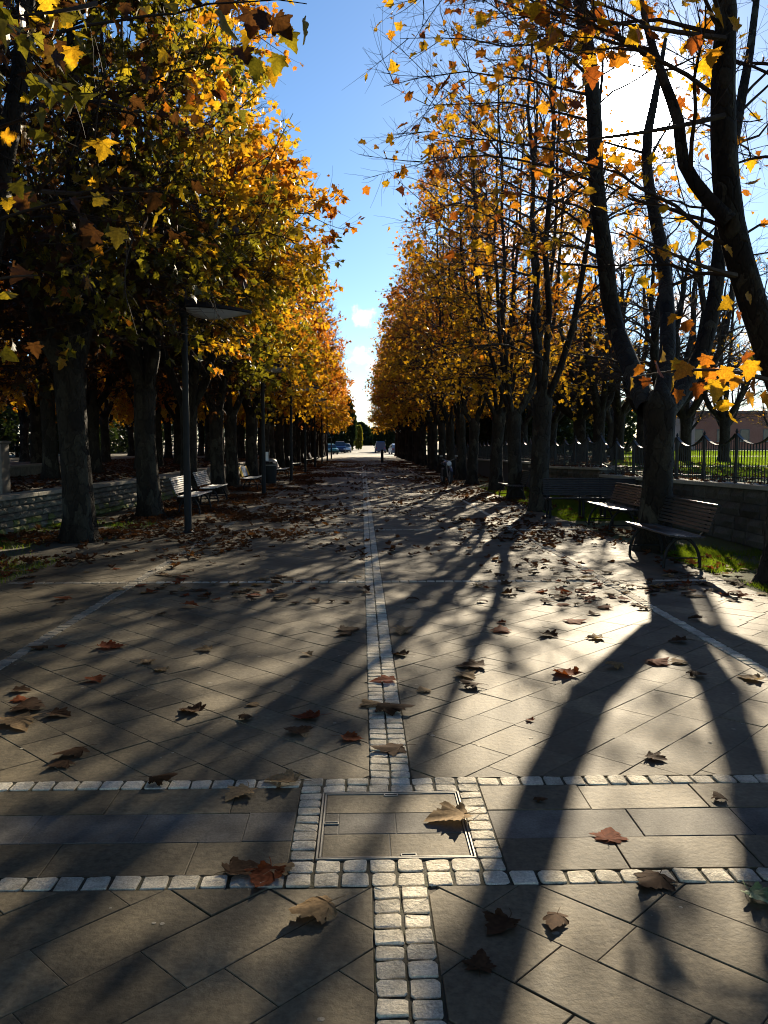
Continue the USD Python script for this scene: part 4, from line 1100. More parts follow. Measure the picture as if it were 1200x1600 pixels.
# ------------------------------------------------------------------ benches
def bench_parts(parent, L=1.8, slat='slat', leg='black_metal', print_back=False, frames_at=(0.12, 0.88), round_legs=True):
    """Seat front at x = 0, back at x = 0.6, length along +y, feet on z = 0."""
    SL = M[slat]
    seat = [(0.0 + 0.066 * k, 0.425 - 0.012 * math.sin(PI * k / 6) - 0.004 * k) for k in range(7)]
    for x, z in seat:
        put('seat_slat', bx(x, 0, z, x + 0.056, L, z + 0.026, 0.005), SL, parent)
    b0, b1 = np.array([0.485, 0.47]), np.array([0.60, 0.80])
    d = (b1 - b0) / np.linalg.norm(b1 - b0)
    ang = math.atan2(d[0], d[1])
    if print_back:
        v, f = bx(-0.011, 0, 0, 0.011, L, 0.34, 0.004)
        c, s = math.cos(ang), math.sin(ang)
        v = np.column_stack([b0[0] + c * v[:, 0] + s * v[:, 2], v[:, 1], b0[1] - s * v[:, 0] + c * v[:, 2]])
        put('back_panel', (v, f), M['print'], parent, label='backrest printed yellow, blue and white')
    else:
        for k in range(7):
            v, f = bx(-0.011, 0, 0.006 + k * 0.0495, 0.011, L, 0.041 + k * 0.0495, 0.004)
            c, s = math.cos(ang), math.sin(ang)
            v = np.column_stack([b0[0] + c * v[:, 0] + s * v[:, 2], v[:, 1], b0[1] - s * v[:, 0] + c * v[:, 2]])
            put('back_slat', (v, f), SL, parent)
        v, f = bx(-0.022, 0, 0.352, 0.022, L, 0.378, 0.006)
        v = np.column_stack([b0[0] + math.cos(ang) * v[:, 0] + math.sin(ang) * v[:, 2], v[:, 1], b0[1] - math.sin(ang) * v[:, 0] + math.cos(ang) * v[:, 2]])
        put('top_rail', (v, f), SL, parent)
    for q in frames_at:
        y = q * L
        if round_legs:
            a = np.linspace(0, PI, 15)
            arch = np.column_stack([0.24 + 0.235 * np.cos(a), np.full(15, y), 0.03 + 0.36 * np.sin(a)])
            arch = np.vstack([[0.475, y, 0.0], arch, [0.005, y, 0.0]])
            put('leg', tubes(arch, np.full(17, 0.021), 8, True), M[leg], parent, smooth=50)
            put('leg_bar', tubes(np.array([[0.03, y, 0.13], [0.45, y, 0.13]]), [0.012, 0.012], 6, True), M[leg], parent)
        else:
            for xx in (0.05, 0.42):
                put('leg', bx(xx, y - 0.025, 0, xx + 0.05, y + 0.025, 0.40, 0.006), M[leg], parent)
            put('leg_bar', bx(0.05, y - 0.02, 0.02, 0.47, y + 0.02, 0.05, 0.005), M[leg], parent)
        br = np.array([[0.02, y, 0.40], [0.24, y, 0.392], [0.44, y, 0.392], [0.505, y, 0.45], [0.56, y, 0.62], [0.625, y, 0.83]])
        put('bracket', tubes(br, np.full(6, 0.017), 6, True), M[leg], parent, smooth=50)


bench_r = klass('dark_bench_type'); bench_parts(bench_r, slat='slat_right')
bench_p = klass('pale_bench_type'); bench_parts(bench_p, slat='slat_pale')
# right side: seat towards the avenue (-x)
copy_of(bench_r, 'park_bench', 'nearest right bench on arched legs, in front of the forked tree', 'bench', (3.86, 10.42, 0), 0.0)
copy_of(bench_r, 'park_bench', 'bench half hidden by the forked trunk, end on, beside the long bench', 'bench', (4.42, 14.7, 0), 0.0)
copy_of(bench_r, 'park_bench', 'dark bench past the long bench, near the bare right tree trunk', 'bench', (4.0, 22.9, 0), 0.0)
lb = thing('long_bench', 'long dark slatted bench set across the verge, facing the camera', 'bench', (3.92, 17.9, 0), -PI / 2 + 0.03)
# turned so that its length runs along +x and its seat faces the camera
lb.GetAttribute('xformOp:rotateZ').Set(90.0 - 3.0)
lb.GetAttribute('xformOp:translate').Set(Gf.Vec3d(5.95, 17.55, 0))
bench_parts(lb, L=2.05, slat='slat_dark', frames_at=(0.04, 0.40, 0.62, 0.96), round_legs=False)


def left_bench(proto, lab, x, y, rz=0.0, group=None):
    # seat towards +x: turn by 180 degrees
    return copy_of(proto, 'park_bench', lab, 'bench', (x, y, 0), PI + rz, group)


left_bench(bench_p, 'nearest left bench, just behind the first lamp post', -3.62, 20.55)
left_bench(bench_p, 'second left bench, its empty seat bright just right of the lamp post', -3.78, 23.95)
pb = thing('park_bench', 'left bench with a yellow, blue and white printed backrest', 'bench', (-3.50, 30.1, 0), PI)
bench_parts(pb, slat='slat_pale', print_back=True)
left_bench(bench_p, 'pale left bench just past the litter bin', -3.40, 39.9)
left_bench(bench_p, 'pale left bench between the third lamp and the fourth', -3.60, 50.5)
left_bench(bench_p, 'small pale bench far along the left side, first of a pair', -3.55, 61.5)
left_bench(bench_p, 'small pale bench far along the left side, second of a pair', -3.45, 66.5)

# ------------------------------------------------------------------ lamps
def lamp_parts(p, H=4.30):
    put('base', lathe([(0.0, 0.0), (0.10, 0.0), (0.10, 0.02), (0.075, 0.035), (0.072, 0.05)], 16), M['black_metal'], p)
    put('pole', lathe([(0.066, 0.0), (0.066, 1.1), (0.058, 1.12), (0.056, 3.6), (0.05, 4.1)], 14), M['black_metal'], p, smooth=40)
    put('finial', lathe([(0.055, 4.1), (0.05, 4.2), (0.03, H), (0.0, H + 0.02)], 12), M['black_metal'], p, smooth=40)
    put('collar', lathe([(0.0, 3.80), (0.085, 3.80), (0.09, 3.85), (0.09, 4.06), (0.075, 4.10), (0.0, 4.10)], 14), M['black_metal'], p, smooth=40)
    # the head: a curved blade reaching out over the avenue
    n = 15
    s = np.linspace(0, 1, n)
    x = 0.06 + 1.12 * s
    w = 0.19 * np.sqrt(np.clip(1 - s ** 2.2, 0.0, 1)) + 0.008
    zt = 4.08 - 0.10 * s - 0.075 * s ** 2
    zm = zt - (0.085 * (1 - s) + 0.02)
    rows = []
    for k in range(n):
        rows.append([(x[k], -w[k], zm[k] - 0.02), (x[k], -w[k] * 0.5, zt[k] - 0.005), (x[k], 0, zt[k]), (x[k], w[k] * 0.5, zt[k] - 0.005), (x[k], w[k], zm[k] - 0.02), (x[k], w[k] * 0.93, zm[k] - 0.034), (x[k], -w[k] * 0.93, zm[k] - 0.034)])
    V = np.array(rows).reshape(-1, 3); m = 7
    i = np.arange(n - 1)[:, None] * m; j = np.arange(m)[None]; j2 = (j + 1) % m
    q = np.stack([i + j, i + j2, i + m + j2, i + m + j], -1).reshape(-1, 4)
    fc = [[0, b + 1, b] for b in range(1, m - 1)]
    V2 = (V, np.vstack([q[:, [0, 2, 1]], q[:, [0, 3, 2]], np.array(fc), np.array(fc)[:, [0, 2, 1]] + (n - 1) * m]))
    put('lamp_head', V2, M['black_metal'], p, smooth=30)
    # the pale reflector underneath, bellied
    a = np.linspace(-1, 1, 7)
    D = np.stack([np.broadcast_to(x[:, None] * 0.985 + 0.01, (n, 7)), w[:, None] * 0.9 * a[None], (zm[:, None] - 0.036) - (0.20 * np.sin(PI * np.clip(s * 0.9 + 0.12, 0, 1)) ** 0.8 * (1 - s) ** 0.35 + 0.004)[:, None] * (1 - a[None] ** 2)], -1)
    i = np.arange(n - 1)[:, None] * 7 + np.arange(6)[None]
    q = np.stack([i, i + 1, i + 8, i + 7], -1).reshape(-1, 4)
    put('reflector', (D.reshape(-1, 3), np.vstack([q[:, [0, 1, 2]], q[:, [0, 2, 3]]])), M['pale_panel'], p, smooth=True)


lamp = klass('lamp_type'); lamp_parts(lamp)
spots = [(-3.10, 15.1, 'nearest black lamp post with a curved blade head, first on the left'), (-3.05, 26.4, 'black lamp post carrying a small white notice, beside the litter bin'),
         (-2.95, 35.6, 'third black lamp post of the left row, past the pale bench'), (-3.0, 45.2, 'fourth black lamp post of the left row'), (-3.0, 54.6, 'distant black lamp post on the left of the avenue'),
         (-3.0, 64.2, 'distant black lamp post on the left of the avenue'), (-3.0, 74.0, 'distant black lamp post on the left of the avenue'), (-3.0, 84.0, 'distant black lamp post on the left of the avenue')]
for i, (x, y, lab) in enumerate(spots):
    copy_of(lamp, 'street_lamp', lab, 'lamp post', (x, y, 0), r.normal(0, 0.02), 'distant lamp posts along the left side' if i > 3 else None)
nt = put('notice_plate', bx(-3.05 + 0.075, 26.33, 1.05, -3.05 + 0.16, 26.345, 1.32, 0.002), M['white_paint'])
tag(nt, 'small white notice fixed to the second lamp post', 'notice')

bn = thing('litter_bin', 'dark cylindrical litter bin with a pale domed lid by the second lamp post', 'litter bin', (-3.62, 33.6, 0))
put('body', lathe([(0.0, 0.02), (0.23, 0.02), (0.26, 0.78), (0.24, 0.79), (0.0, 0.79)], 20), M['black_metal'], bn, smooth=40)
put('lid', lathe([(0.27, 0.86), (0.26, 0.90), (0.18, 0.965), (0.0, 0.99)], 20), M['steel'], bn, smooth=40)
for a in range(3):
    put('lid_strut', tubes(np.array([[0.24 * math.cos(a * 2.1), 0.24 * math.sin(a * 2.1), 0.76], [0.24 * math.cos(a * 2.1), 0.24 * math.sin(a * 2.1), 0.88]]), [0.012, 0.012], 6), M['black_metal'], bn)
put('band', lathe([(0.262, 0.70), (0.268, 0.70), (0.268, 0.75), (0.262, 0.75)], 20), M['steel'], bn)

bo = thing('bollard', 'lone dark bollard standing far off at the right of the avenue', 'bollard', (1.68, 69.0, 0))
put('post', lathe([(0.0, 0.0), (0.11, 0.0), (0.11, 0.85), (0.09, 0.9)], 14), M['black_metal'], bo, smooth=40)
put('cap', lathe([(0.10, 0.9), (0.125, 0.92), (0.125, 0.98), (0.08, 1.06), (0.0, 1.08)], 14), M['black_metal'], bo, smooth=40)

# the motorcycle parked at the right verge, seen from the front
mo = thing('motorcycle', 'dark motorcycle parked on the right verge, handlebar catching the sun', 'motorcycle', (3.42, 32.6, 0), 0.12)


def wheel(p, y, rad=0.31):
    t = np.linspace(0, 2 * PI, 25)
    w = put('wheel', lathe([(0.05, -0.05), (0.05, 0.05), (0.0, 0.05)], 10) if False else move(tubes(np.column_stack([np.zeros(25), y + (rad - 0.05) * np.cos(t), rad + (rad - 0.05) * np.sin(t)]), np.full(25, 0.05), 8)), M['rubber'], p, smooth=True)
    put('rim', tubes(np.column_stack([np.zeros(25), y + (rad - 0.10) * np.cos(t), rad + (rad - 0.10) * np.sin(t)]), np.full(25, 0.016), 6), M['steel'], w)
    put('spokes', cat([tubes(np.array([[0, y, rad], [0, y + (rad - 0.1) * math.cos(a), rad + (rad - 0.1) * math.sin(a)]]), [0.012, 0.01], 5) for a in np.arange(5) * 1.2566]), M['steel'], w)


wheel(mo, 0.0); wheel(mo, 1.30)
for sx in (-1, 1):
    put('fork', tubes(np.array([[sx * 0.09, 0.0, 0.31], [sx * 0.09, 0.30, 0.86]]), [0.026, 0.024], 8, True), M['steel'], mo, smooth=40)
    put('mirror', bx(sx * 0.30 - 0.06, 0.24, 1.05, sx * 0.30 + 0.06, 0.27, 1.13, 0.012), M['steel'], mo)
    put('grip', tubes(np.array([[sx * 0.24, 0.36, 0.97], [sx * 0.37, 0.42, 0.96]]), [0.02, 0.02], 8, True), M['rubber'], mo)
put('handlebar', tubes(np.array([[-0.36, 0.42, 0.96], [-0.22, 0.35, 0.97], [-0.1, 0.29, 0.92], [0.1, 0.29, 0.92], [0.22, 0.35, 0.97], [0.36, 0.42, 0.96]]), np.full(6, 0.014), 7, True), M['steel'], mo, smooth=40)
hl = trimesh.creation.icosphere(2, 0.095); hl.vertices = hl.vertices * [1, 0.7, 1] + [0, 0.18, 0.80]
put('headlight', hl, M['lens'], mo, smooth=True)
mg = trimesh.creation.icosphere(2, 1.0)
put('fuel_tank', (mg.vertices * [0.15, 0.26, 0.13] + [0, 0.56, 0.80], mg.faces), M['car_navy'], mo, smooth=True)
put('seat', (mg.vertices * [0.14, 0.38, 0.06] + [0, 1.02, 0.78], mg.faces), M['rubber'], mo, smooth=True)
put('engine', bx(-0.18, 0.42, 0.26, 0.18, 0.85, 0.62, 0.05), M['black_metal'], mo)
put('front_mudguard', tubes(np.column_stack([np.zeros(9), 0.34 * np.cos(np.linspace(0.3, 2.6, 9)), 0.31 + 0.34 * np.sin(np.linspace(0.3, 2.6, 9))]), np.full(9, 0.055), 6), M['car_navy'], mo, smooth=True)
put('frame', cat([tubes(np.array([[0, 0.30, 0.84], [0, 0.62, 0.25], [0, 1.0, 0.30], [0, 1.30, 0.31]]), np.full(4, 0.03), 6), tubes(np.array([[0, 0.36, 0.78], [0, 0.9, 0.72], [0, 1.5, 0.76]]), np.full(3, 0.025), 6)]), M['black_metal'], mo)
put('exhaust', tubes(np.array([[0.15, 0.5, 0.28], [0.17, 1.0, 0.25], [0.18, 1.5, 0.34]]), [0.03, 0.035, 0.045], 8, True), M['steel'], mo, smooth=40)

# ------------------------------------------------------------------ cars far off
def car(loc, rz, paint, label, van=False):
    """Nose towards -y; 4.1 m long."""
    c = thing('parked_car', label, 'car', loc, rz)
    prof = [(-2.05, 0.25), (-2.08, 0.55), (-1.95, 0.74), (-1.05, 0.90), (-0.45, 1.40), (0.0, 1.47), (0.95, 1.45), (1.55, 1.30), (1.95, 0.95), (2.05, 0.6), (2.03, 0.25)] if not van else \
           [(-2.05, 0.28), (-2.10, 0.65), (-1.95, 0.95), (-1.45, 1.15), (-0.95, 1.78), (-0.4, 1.86), (1.95, 1.86), (2.08, 1.7), (2.12, 0.6), (2.10, 0.28)]
    p = np.array(prof)
    belt = 0.92 if not van else 1.15
    top = p[:, 1].max()
    ws = [0.84, 0.87, 0.87, 0.84, 0.78]
    V = []
    for sx in (-1, 1):
        hw = np.where(p[:, 1] > belt, 0.85 - 0.24 * (p[:, 1] - belt) / (top - belt), 0.85)
        V.append(np.column_stack([sx * hw, p[:, 0], p[:, 1]]))
        mid = p * [0.985, 1.0]; V.append(np.column_stack([sx * np.maximum(hw - 0.1, 0.1), mid[:, 0], mid[:, 1] + np.where(p[:, 1] > 0.4, 0.03, 0)]))
    order = [V[0], V[1], V[3], V[2]]
    n = len(p); VV = np.vstack(order)
    f = []
    for k in range(3):
        for i in range(n):
            j = (i + 1) % n
            f += [[k * n + i, k * n + j, (k + 1) * n + j], [k * n + i, (k + 1) * n + j, (k + 1) * n + i]]
    VV = np.vstack([VV, [[-0.86, 0, 0.7], [0.86, 0, 0.7]]])
    for i in range(n):
        j = (i + 1) % n
        f += [[4 * n, j, i], [4 * n + 1, 3 * n + i, 3 * n + j]]
    put('body', (VV, np.array(f)), M['car_' + paint], c, smooth=25)
    i0 = 3 if not van else 3
    a, b = p[i0], p[i0 + 1]
    d = unit(b - a); nn = np.array([-d[1], d[0]])

    def pane(a, b, w0, w1, name):
        q = np.array([(-w0, *a), (w0, *a), (w1, *b), (-w1, *b)]); o = np.array([0, *(unit(np.array([-(b - a)[1], (b - a)[0]])))]) * 0.05
        put(name, (np.vstack([q + o, q - o * 0.3]), np.array([[0, 1, 2], [0, 2, 3], [4, 6, 5], [4, 7, 6], [0, 4, 5], [0, 5, 1], [1, 5, 6], [1, 6, 2], [2, 6, 7], [2, 7, 3], [3, 7, 4], [3, 4, 0]])), M['glass'], c)
    pane(a + d * 0.06, b - d * 0.06, 0.72, 0.6, 'windscreen')
    for sx in (-1, 1):
        for k, (ya, yb) in enumerate(((-0.6, 0.22), (0.30, 1.2))):
            z0, z1 = belt + 0.05, top - 0.12
            q = np.array([(0.86, ya - 0.25 * (k == 0), z0), (0.86, yb, z0), (0.70, yb, z1), (0.70, ya + 0.25 * (k == 0), z1)]) * [sx, 1, 1]
            put('side_window', (np.vstack([q + [sx * 0.012, 0, 0], q - [sx * 0.03, 0, 0]]), np.array([[0, 1, 2], [0, 2, 3], [4, 6, 5], [4, 7, 6], [0, 4, 5], [0, 5, 1], [2, 6, 7], [2, 7, 3]])), M['glass'], c)
        put('headlight', bx(sx * 0.66 - 0.15, -2.10, 0.60, sx * 0.66 + 0.15, -1.99, 0.73, 0.02), M['lens'], c)
        put('tail_light', bx(sx * 0.68 - 0.1, 2.0, 0.66, sx * 0.68 + 0.1, 2.09, 0.84, 0.02), M['red_lens'], c)
        for yy in (-1.3, 1.3):
            w = lathe([(0.0, -0.1), (0.22, -0.1), (0.31, -0.085), (0.31, 0.085), (0.22, 0.1), (0.0, 0.1)], 18)
            v = np.column_stack([w[0][:, 2] + sx * 0.78, w[0][:, 0] + yy, w[0][:, 1] + 0.31])
            put('wheel', (v, w[1][:, ::-1]), M['rubber'], c, smooth=40)
    put('bumper', bx(-0.80, -2.13, 0.30, 0.80, -2.0, 0.45, 0.03), M['black_metal'], c)
    return c


car((-4.5, 120, -0.02), 0.25, 'green', 'dark green car parked at the far left end of the avenue')
car((-6.8, 118.5, -0.02), 0.2, 'grey', 'grey car parked deepest in the trees at the far left')
car((-3.4, 133, 0), 0.05, 'blue', 'dark blue van parked behind the green car, lilac light on its roof', van=True)
car((-2.6, 141, 0), 0.0, 'white', 'white car at the head of the parked left line')
car((3.0, 136, 0), PI, 'navy', 'dark blue van parked at the far right behind the bollard', van=True)
car((4.9, 121, -0.02), PI + 0.1, 'silver', 'silver car parked at the far right by the last trees')

# ------------------------------------------------------------------ buildings and evergreens
def house(name, label, loc, w, d, h, mat, roof_h, wins, rz=0.0, flat=False):
    t = thing(name, label, 'building', loc, rz)
    put('wall', bx(-w / 2, 0, -0.3, w / 2, d, h), M[mat], t)
    if flat:
        put('roof', bx(-w / 2 - 0.3, -0.3, h + 0.003, w / 2 + 0.3, d + 0.3, h + 0.35, 0.03), M['roof'], t)
    else:
        o = 0.4
        v = np.array([(-w / 2 - o, -o, h), (w / 2 + o, -o, h), (w / 2 + o, d + o, h), (-w / 2 - o, d + o, h), (-w / 2 - o, d / 2, h + roof_h), (w / 2 + o, d / 2, h + roof_h)])
        v2 = v + [0, 0, 0.12]
        f = np.array([[0, 1, 5], [0, 5, 4], [2, 3, 4], [2, 4, 5], [1, 2, 5], [3, 0, 4]])
        put('roof', (np.vstack([v2, v + [0, 0, 0.003]]), np.vstack([f, f[:, ::-1] + 6, [[0, 6, 7], [0, 7, 1], [2, 8, 9], [2, 9, 3], [1, 7, 8], [1, 8, 2], [3, 9, 6], [3, 6, 0]]])), M['roof'], t)
    for (x, z, ww, hh_) in wins:
        f = put('window', ring_xz(x - ww / 2, z, x + ww / 2, z + hh_), M['cabinet'], t)
        put('pane', bx(x - ww / 2 + 0.07, -0.02, z + 0.07, x + ww / 2 - 0.07, 0.02, z + hh_ - 0.07), M['glass'], f)
        put('sill', bx(x - ww / 2 - 0.1, -0.16, z - 0.09, x + ww / 2 + 0.1, 0.0, z - 0.003), M['wall_cap'], f)
    return t


def ring_xz(x0, z0, x1, z1, w=0.08):
    return cat([bx(x0, -0.05, z0, x1, 0.0, z0 + w), bx(x0, -0.05, z1 - w, x1, 0.0, z1), bx(x0, -0.05, z0 + w, x0 + w, 0.0, z1 - w), bx(x1 - w, -0.05, z0 + w, x1, 0.0, z1 - w)])


house('pink_house', 'narrow pink rendered house with a gable seen just right of the forked trunk', (36.6, 98, 0.8), 4.6, 7, 4.6, 'pink', 1.7, [(-1.1, 0.9, 0.9, 1.3), (0.9, 0.9, 0.9, 1.3), (-1.1, 3.1, 0.9, 1.0), (0.9, 3.1, 0.9, 1.0)])
house('terracotta_building', 'long low terracotta building beyond the sunlit park lawn', (50.2, 104, 0.8), 21, 10, 4.4, 'terracotta', 0, [(x, 1.0, 1.2, 1.5) for x in np.arange(-8.5, 9, 2.9)], flat=True)
house('terracotta_house', 'terracotta building with a pale eave at the right edge beyond the lawn', (67.5, 108, 0.8), 11, 10, 5.3, 'terracotta', 2.2, [(x, 1.0, 1.1, 1.5) for x in (-3.6, 0, 3.6)] + [(x, 3.4, 1.1, 1.3) for x in (-3.6, 0, 3.6)])
gb = house('apartment_building', 'dark apartment block with balconies behind the cypresses at the far left', (-7.2, 152, 0), 7.5, 16, 9.5, 'grey_render', 0, [], flat=True)
for k in range(3):
    put('balcony', bx(2.0, -1.1, 2.6 + k * 2.7, 3.74, -0.003, 3.5 + k * 2.7, 0.02), M['grey_render'], gb)


def bush(name, label, cat_, loc, rx, ry, h, n, size, mat, seed, taper=0.5, trunk=True, group=None):
    r = np.random.default_rng(seed)
    t = thing(name, label, cat_, loc, 0, group)
    if trunk:
        put('trunk', tubes(np.array([[0, 0, -0.1], [0.03, 0, h * 0.4], [0, 0, h * 0.85]]), [0.05 * h * 0.5 + 0.03, 0.03 * h * 0.5, 0.01], 8), M['bark'], t, smooth=True)
    u = r.uniform(0, 1, n) ** 0.8
    a = r.uniform(0, 2 * PI, n)
    prof = np.clip(np.sin(PI * np.clip(u * 0.86 + 0.12, 0, 1)) ** taper, 0, 1)
    rad = prof * r.uniform(0.35, 1.0, n) ** 0.5 * (0.8 + 0.4 * meshkit.noise(np.column_stack([np.cos(a) * 1.5, np.sin(a) * 1.5, u * h * 0.7]) + seed, seed))
    pos = np.column_stack([rx * rad * np.cos(a), ry * rad * np.sin(a), 0.1 + u * h])
    d = unit(np.column_stack([np.cos(a), np.sin(a), r.uniform(-0.3, 1.0, n)]) + r.normal(0, 0.5, (n, 3)))
    put('foliage', scatter_leaves(pos, frames(d, unit(r.normal(0, 1, (n, 3)))), size * r.uniform(0.6, 1.4, n), TINY), M[mat], t, kind='stuff')
    return t


bush('cypress_tree', 'tall dark evergreen closing the left row at its far end', 'tree', (-2.5, 146, 0), 1.5, 1.6, 9.4, 9000, 0.32, 'leaf_green', 1, 0.8)
bush('cypress_tree', 'dark evergreen just left of the tallest one at the far end', 'tree', (-5.8, 140, 0), 2.2, 2.0, 6.8, 8000, 0.32, 'leaf_green', 2, 0.7)
bush('evergreen_tree', 'rounded dark evergreen at the far end of the right row', 'tree', (4.6, 150, 0), 2.6, 2.4, 4.4, 7000, 0.32, 'leaf_green', 3)
bush('yellow_tree', 'slim yellowing tree beside the tall far evergreen', 'tree', (-0.6, 172, 0.3), 0.7, 0.7, 4.6, 2500, 0.3, 'leaf_yellow', 4)
for i, (x, y, w, h) in enumerate([(-1.0, 300, 7, 8), (6, 310, 8, 6.5), (13, 300, 8, 8), (-9, 290, 8, 9), (22, 300, 9, 8), (-18, 300, 9, 9)]):
    bush('distant_tree', 'hazy tree closing the far end of the road', 'tree', (x, y, 0.5), w * 0.6, 4, h, 3500, 0.7, 'leaf_green', 20 + i, 0.5, True, 'trees closing the far end of the road')
# thickets that close the view under the trees
for i in range(30):
    bush('shrub', 'dark evergreen shrub at the back of the shaded left grove', 'shrub', ((-27 + r.normal(0, 1), 20 + i * 3.6, 0.5) if i < 24 else (-10.0 - 3.4 * (i - 24), 104 + r.normal(0, 1), 0.5)), 2.8, 2.8, r.uniform(4.2, 5.6), 2600, 0.30, 'leaf_green', 40 + i, 0.4, True, 'shrubs at the back of the left grove')
for i in range(26):
    bush('shrub', 'dark evergreen shrub behind the right row of trees', 'shrub', ((17 + r.normal(0, 1), 64 + i * 3.3, 0.8) if i < 14 else (12.2 + r.normal(0, 0.5), 58 + (i - 14) * 4.2, 0.8)), 2.8, 3.0, r.uniform(3.6, 5.0), 2600, 0.28, 'leaf_green', 60 + i, 0.4, True, 'shrubs behind the right row')

# ------------------------------------------------------------------ grass
r = np.random.default_rng(91)


def grass(name, x, y, z, hmin=0.03, hmax=0.085, w=0.004):
    n = len(x)
    a = r.uniform(0, 2 * PI, n); h = r.uniform(hmin, hmax, n); ln = r.normal(0, 0.5, (n, 2)) * h[:, None]
    dx, dy = w * np.cos(a), w * np.sin(a)
    v = np.stack([np.column_stack([x - dx, y - dy, z]), np.column_stack([x + dx, y + dy, z]), np.column_stack([x + ln[:, 0], y + ln[:, 1], z + h])], 1).reshape(-1, 3)
    tag(put(name, (v, np.arange(3 * n).reshape(-1, 3)), M['grass']), 'short grass growing on the verge', 'grass', None, 'stuff')


def patchy(x0, x1, y0, y1, n, lo):
    x, y = r.uniform(x0, x1, n), r.uniform(y0, y1, n)
    m = meshkit.fbm(np.column_stack([x * 0.9, y * 0.9, 0 * x + 3.3]), 3, 8)
    k = m > lo + r.normal(0, 0.05, n)
    return x[k], y[k]


gx, gy = patchy(4.35, 5.9, 7.5, 13.0, 26000, 0.47)
g2 = patchy(4.2, 5.9, 17.3, 30.0, 52000, 0.36)
gx, gy = np.concatenate([gx, g2[0]]), np.concatenate([gy, g2[1]])
grass('verge_grass', gx, gy, np.full(len(gx), -0.02), w=0.006)
g3 = patchy(-5.6, -4.1, 8.0, 18.0, 9000, 0.55)
g4 = patchy(-6.2, -5.6, 12.0, 19.0, 5000, 0.5)
gx, gy = np.concatenate([g3[0], g4[0]]), np.concatenate([g3[1], g4[1]])
grass('left_grass', gx, gy, np.full(len(gx), -0.02), w=0.006)
n = 190000
x, y = r.uniform(8.4, 46, n), 18 + 62 * r.uniform(0, 1, n) ** 1.2
k = x > 0.30 * y
x, y = x[k], y[k]
grass('lawn_grass', x, y, np.full(len(x), 0.78), 0.06, 0.15, 0.03)

# ------------------------------------------------------------------ fallen leaves
fr = np.random.default_rng(123)
types = {}
for cname in ('dry_tan', 'dry_brown', 'dry_red', 'pale_green'):
    for k in range(9 if cname != 'pale_green' else 1):
        c = klass(f'fallen_leaf_{cname}_{"abcdefghi"[k]}')
        v, f, n = leaf_fine(fr, 0.25 if cname == 'pale_green' else fr.choice([0.15, 0.3, 0.45, 0.65, 0.9]))
        if k % 2:
            v[:, 2] = v[:, 2].max() * 0.8 - v[:, 2] * 0.8
        put('blade', (v, f), M[cname], c, smooth=True)
        h = v[2 * n]
        st = bezier(h + [0, 0, 0.012], h + [fr.normal(0, 0.1), -0.25, 0.10], h + [fr.normal(0, 0.2), -0.5, max(0.02 - h[2], -0.02) + 0.02], 6)
        put('stalk', tubes(st, np.linspace(0.014, 0.009, 6), 4), M[cname], c)
        types.setdefault(cname, []).append(c)

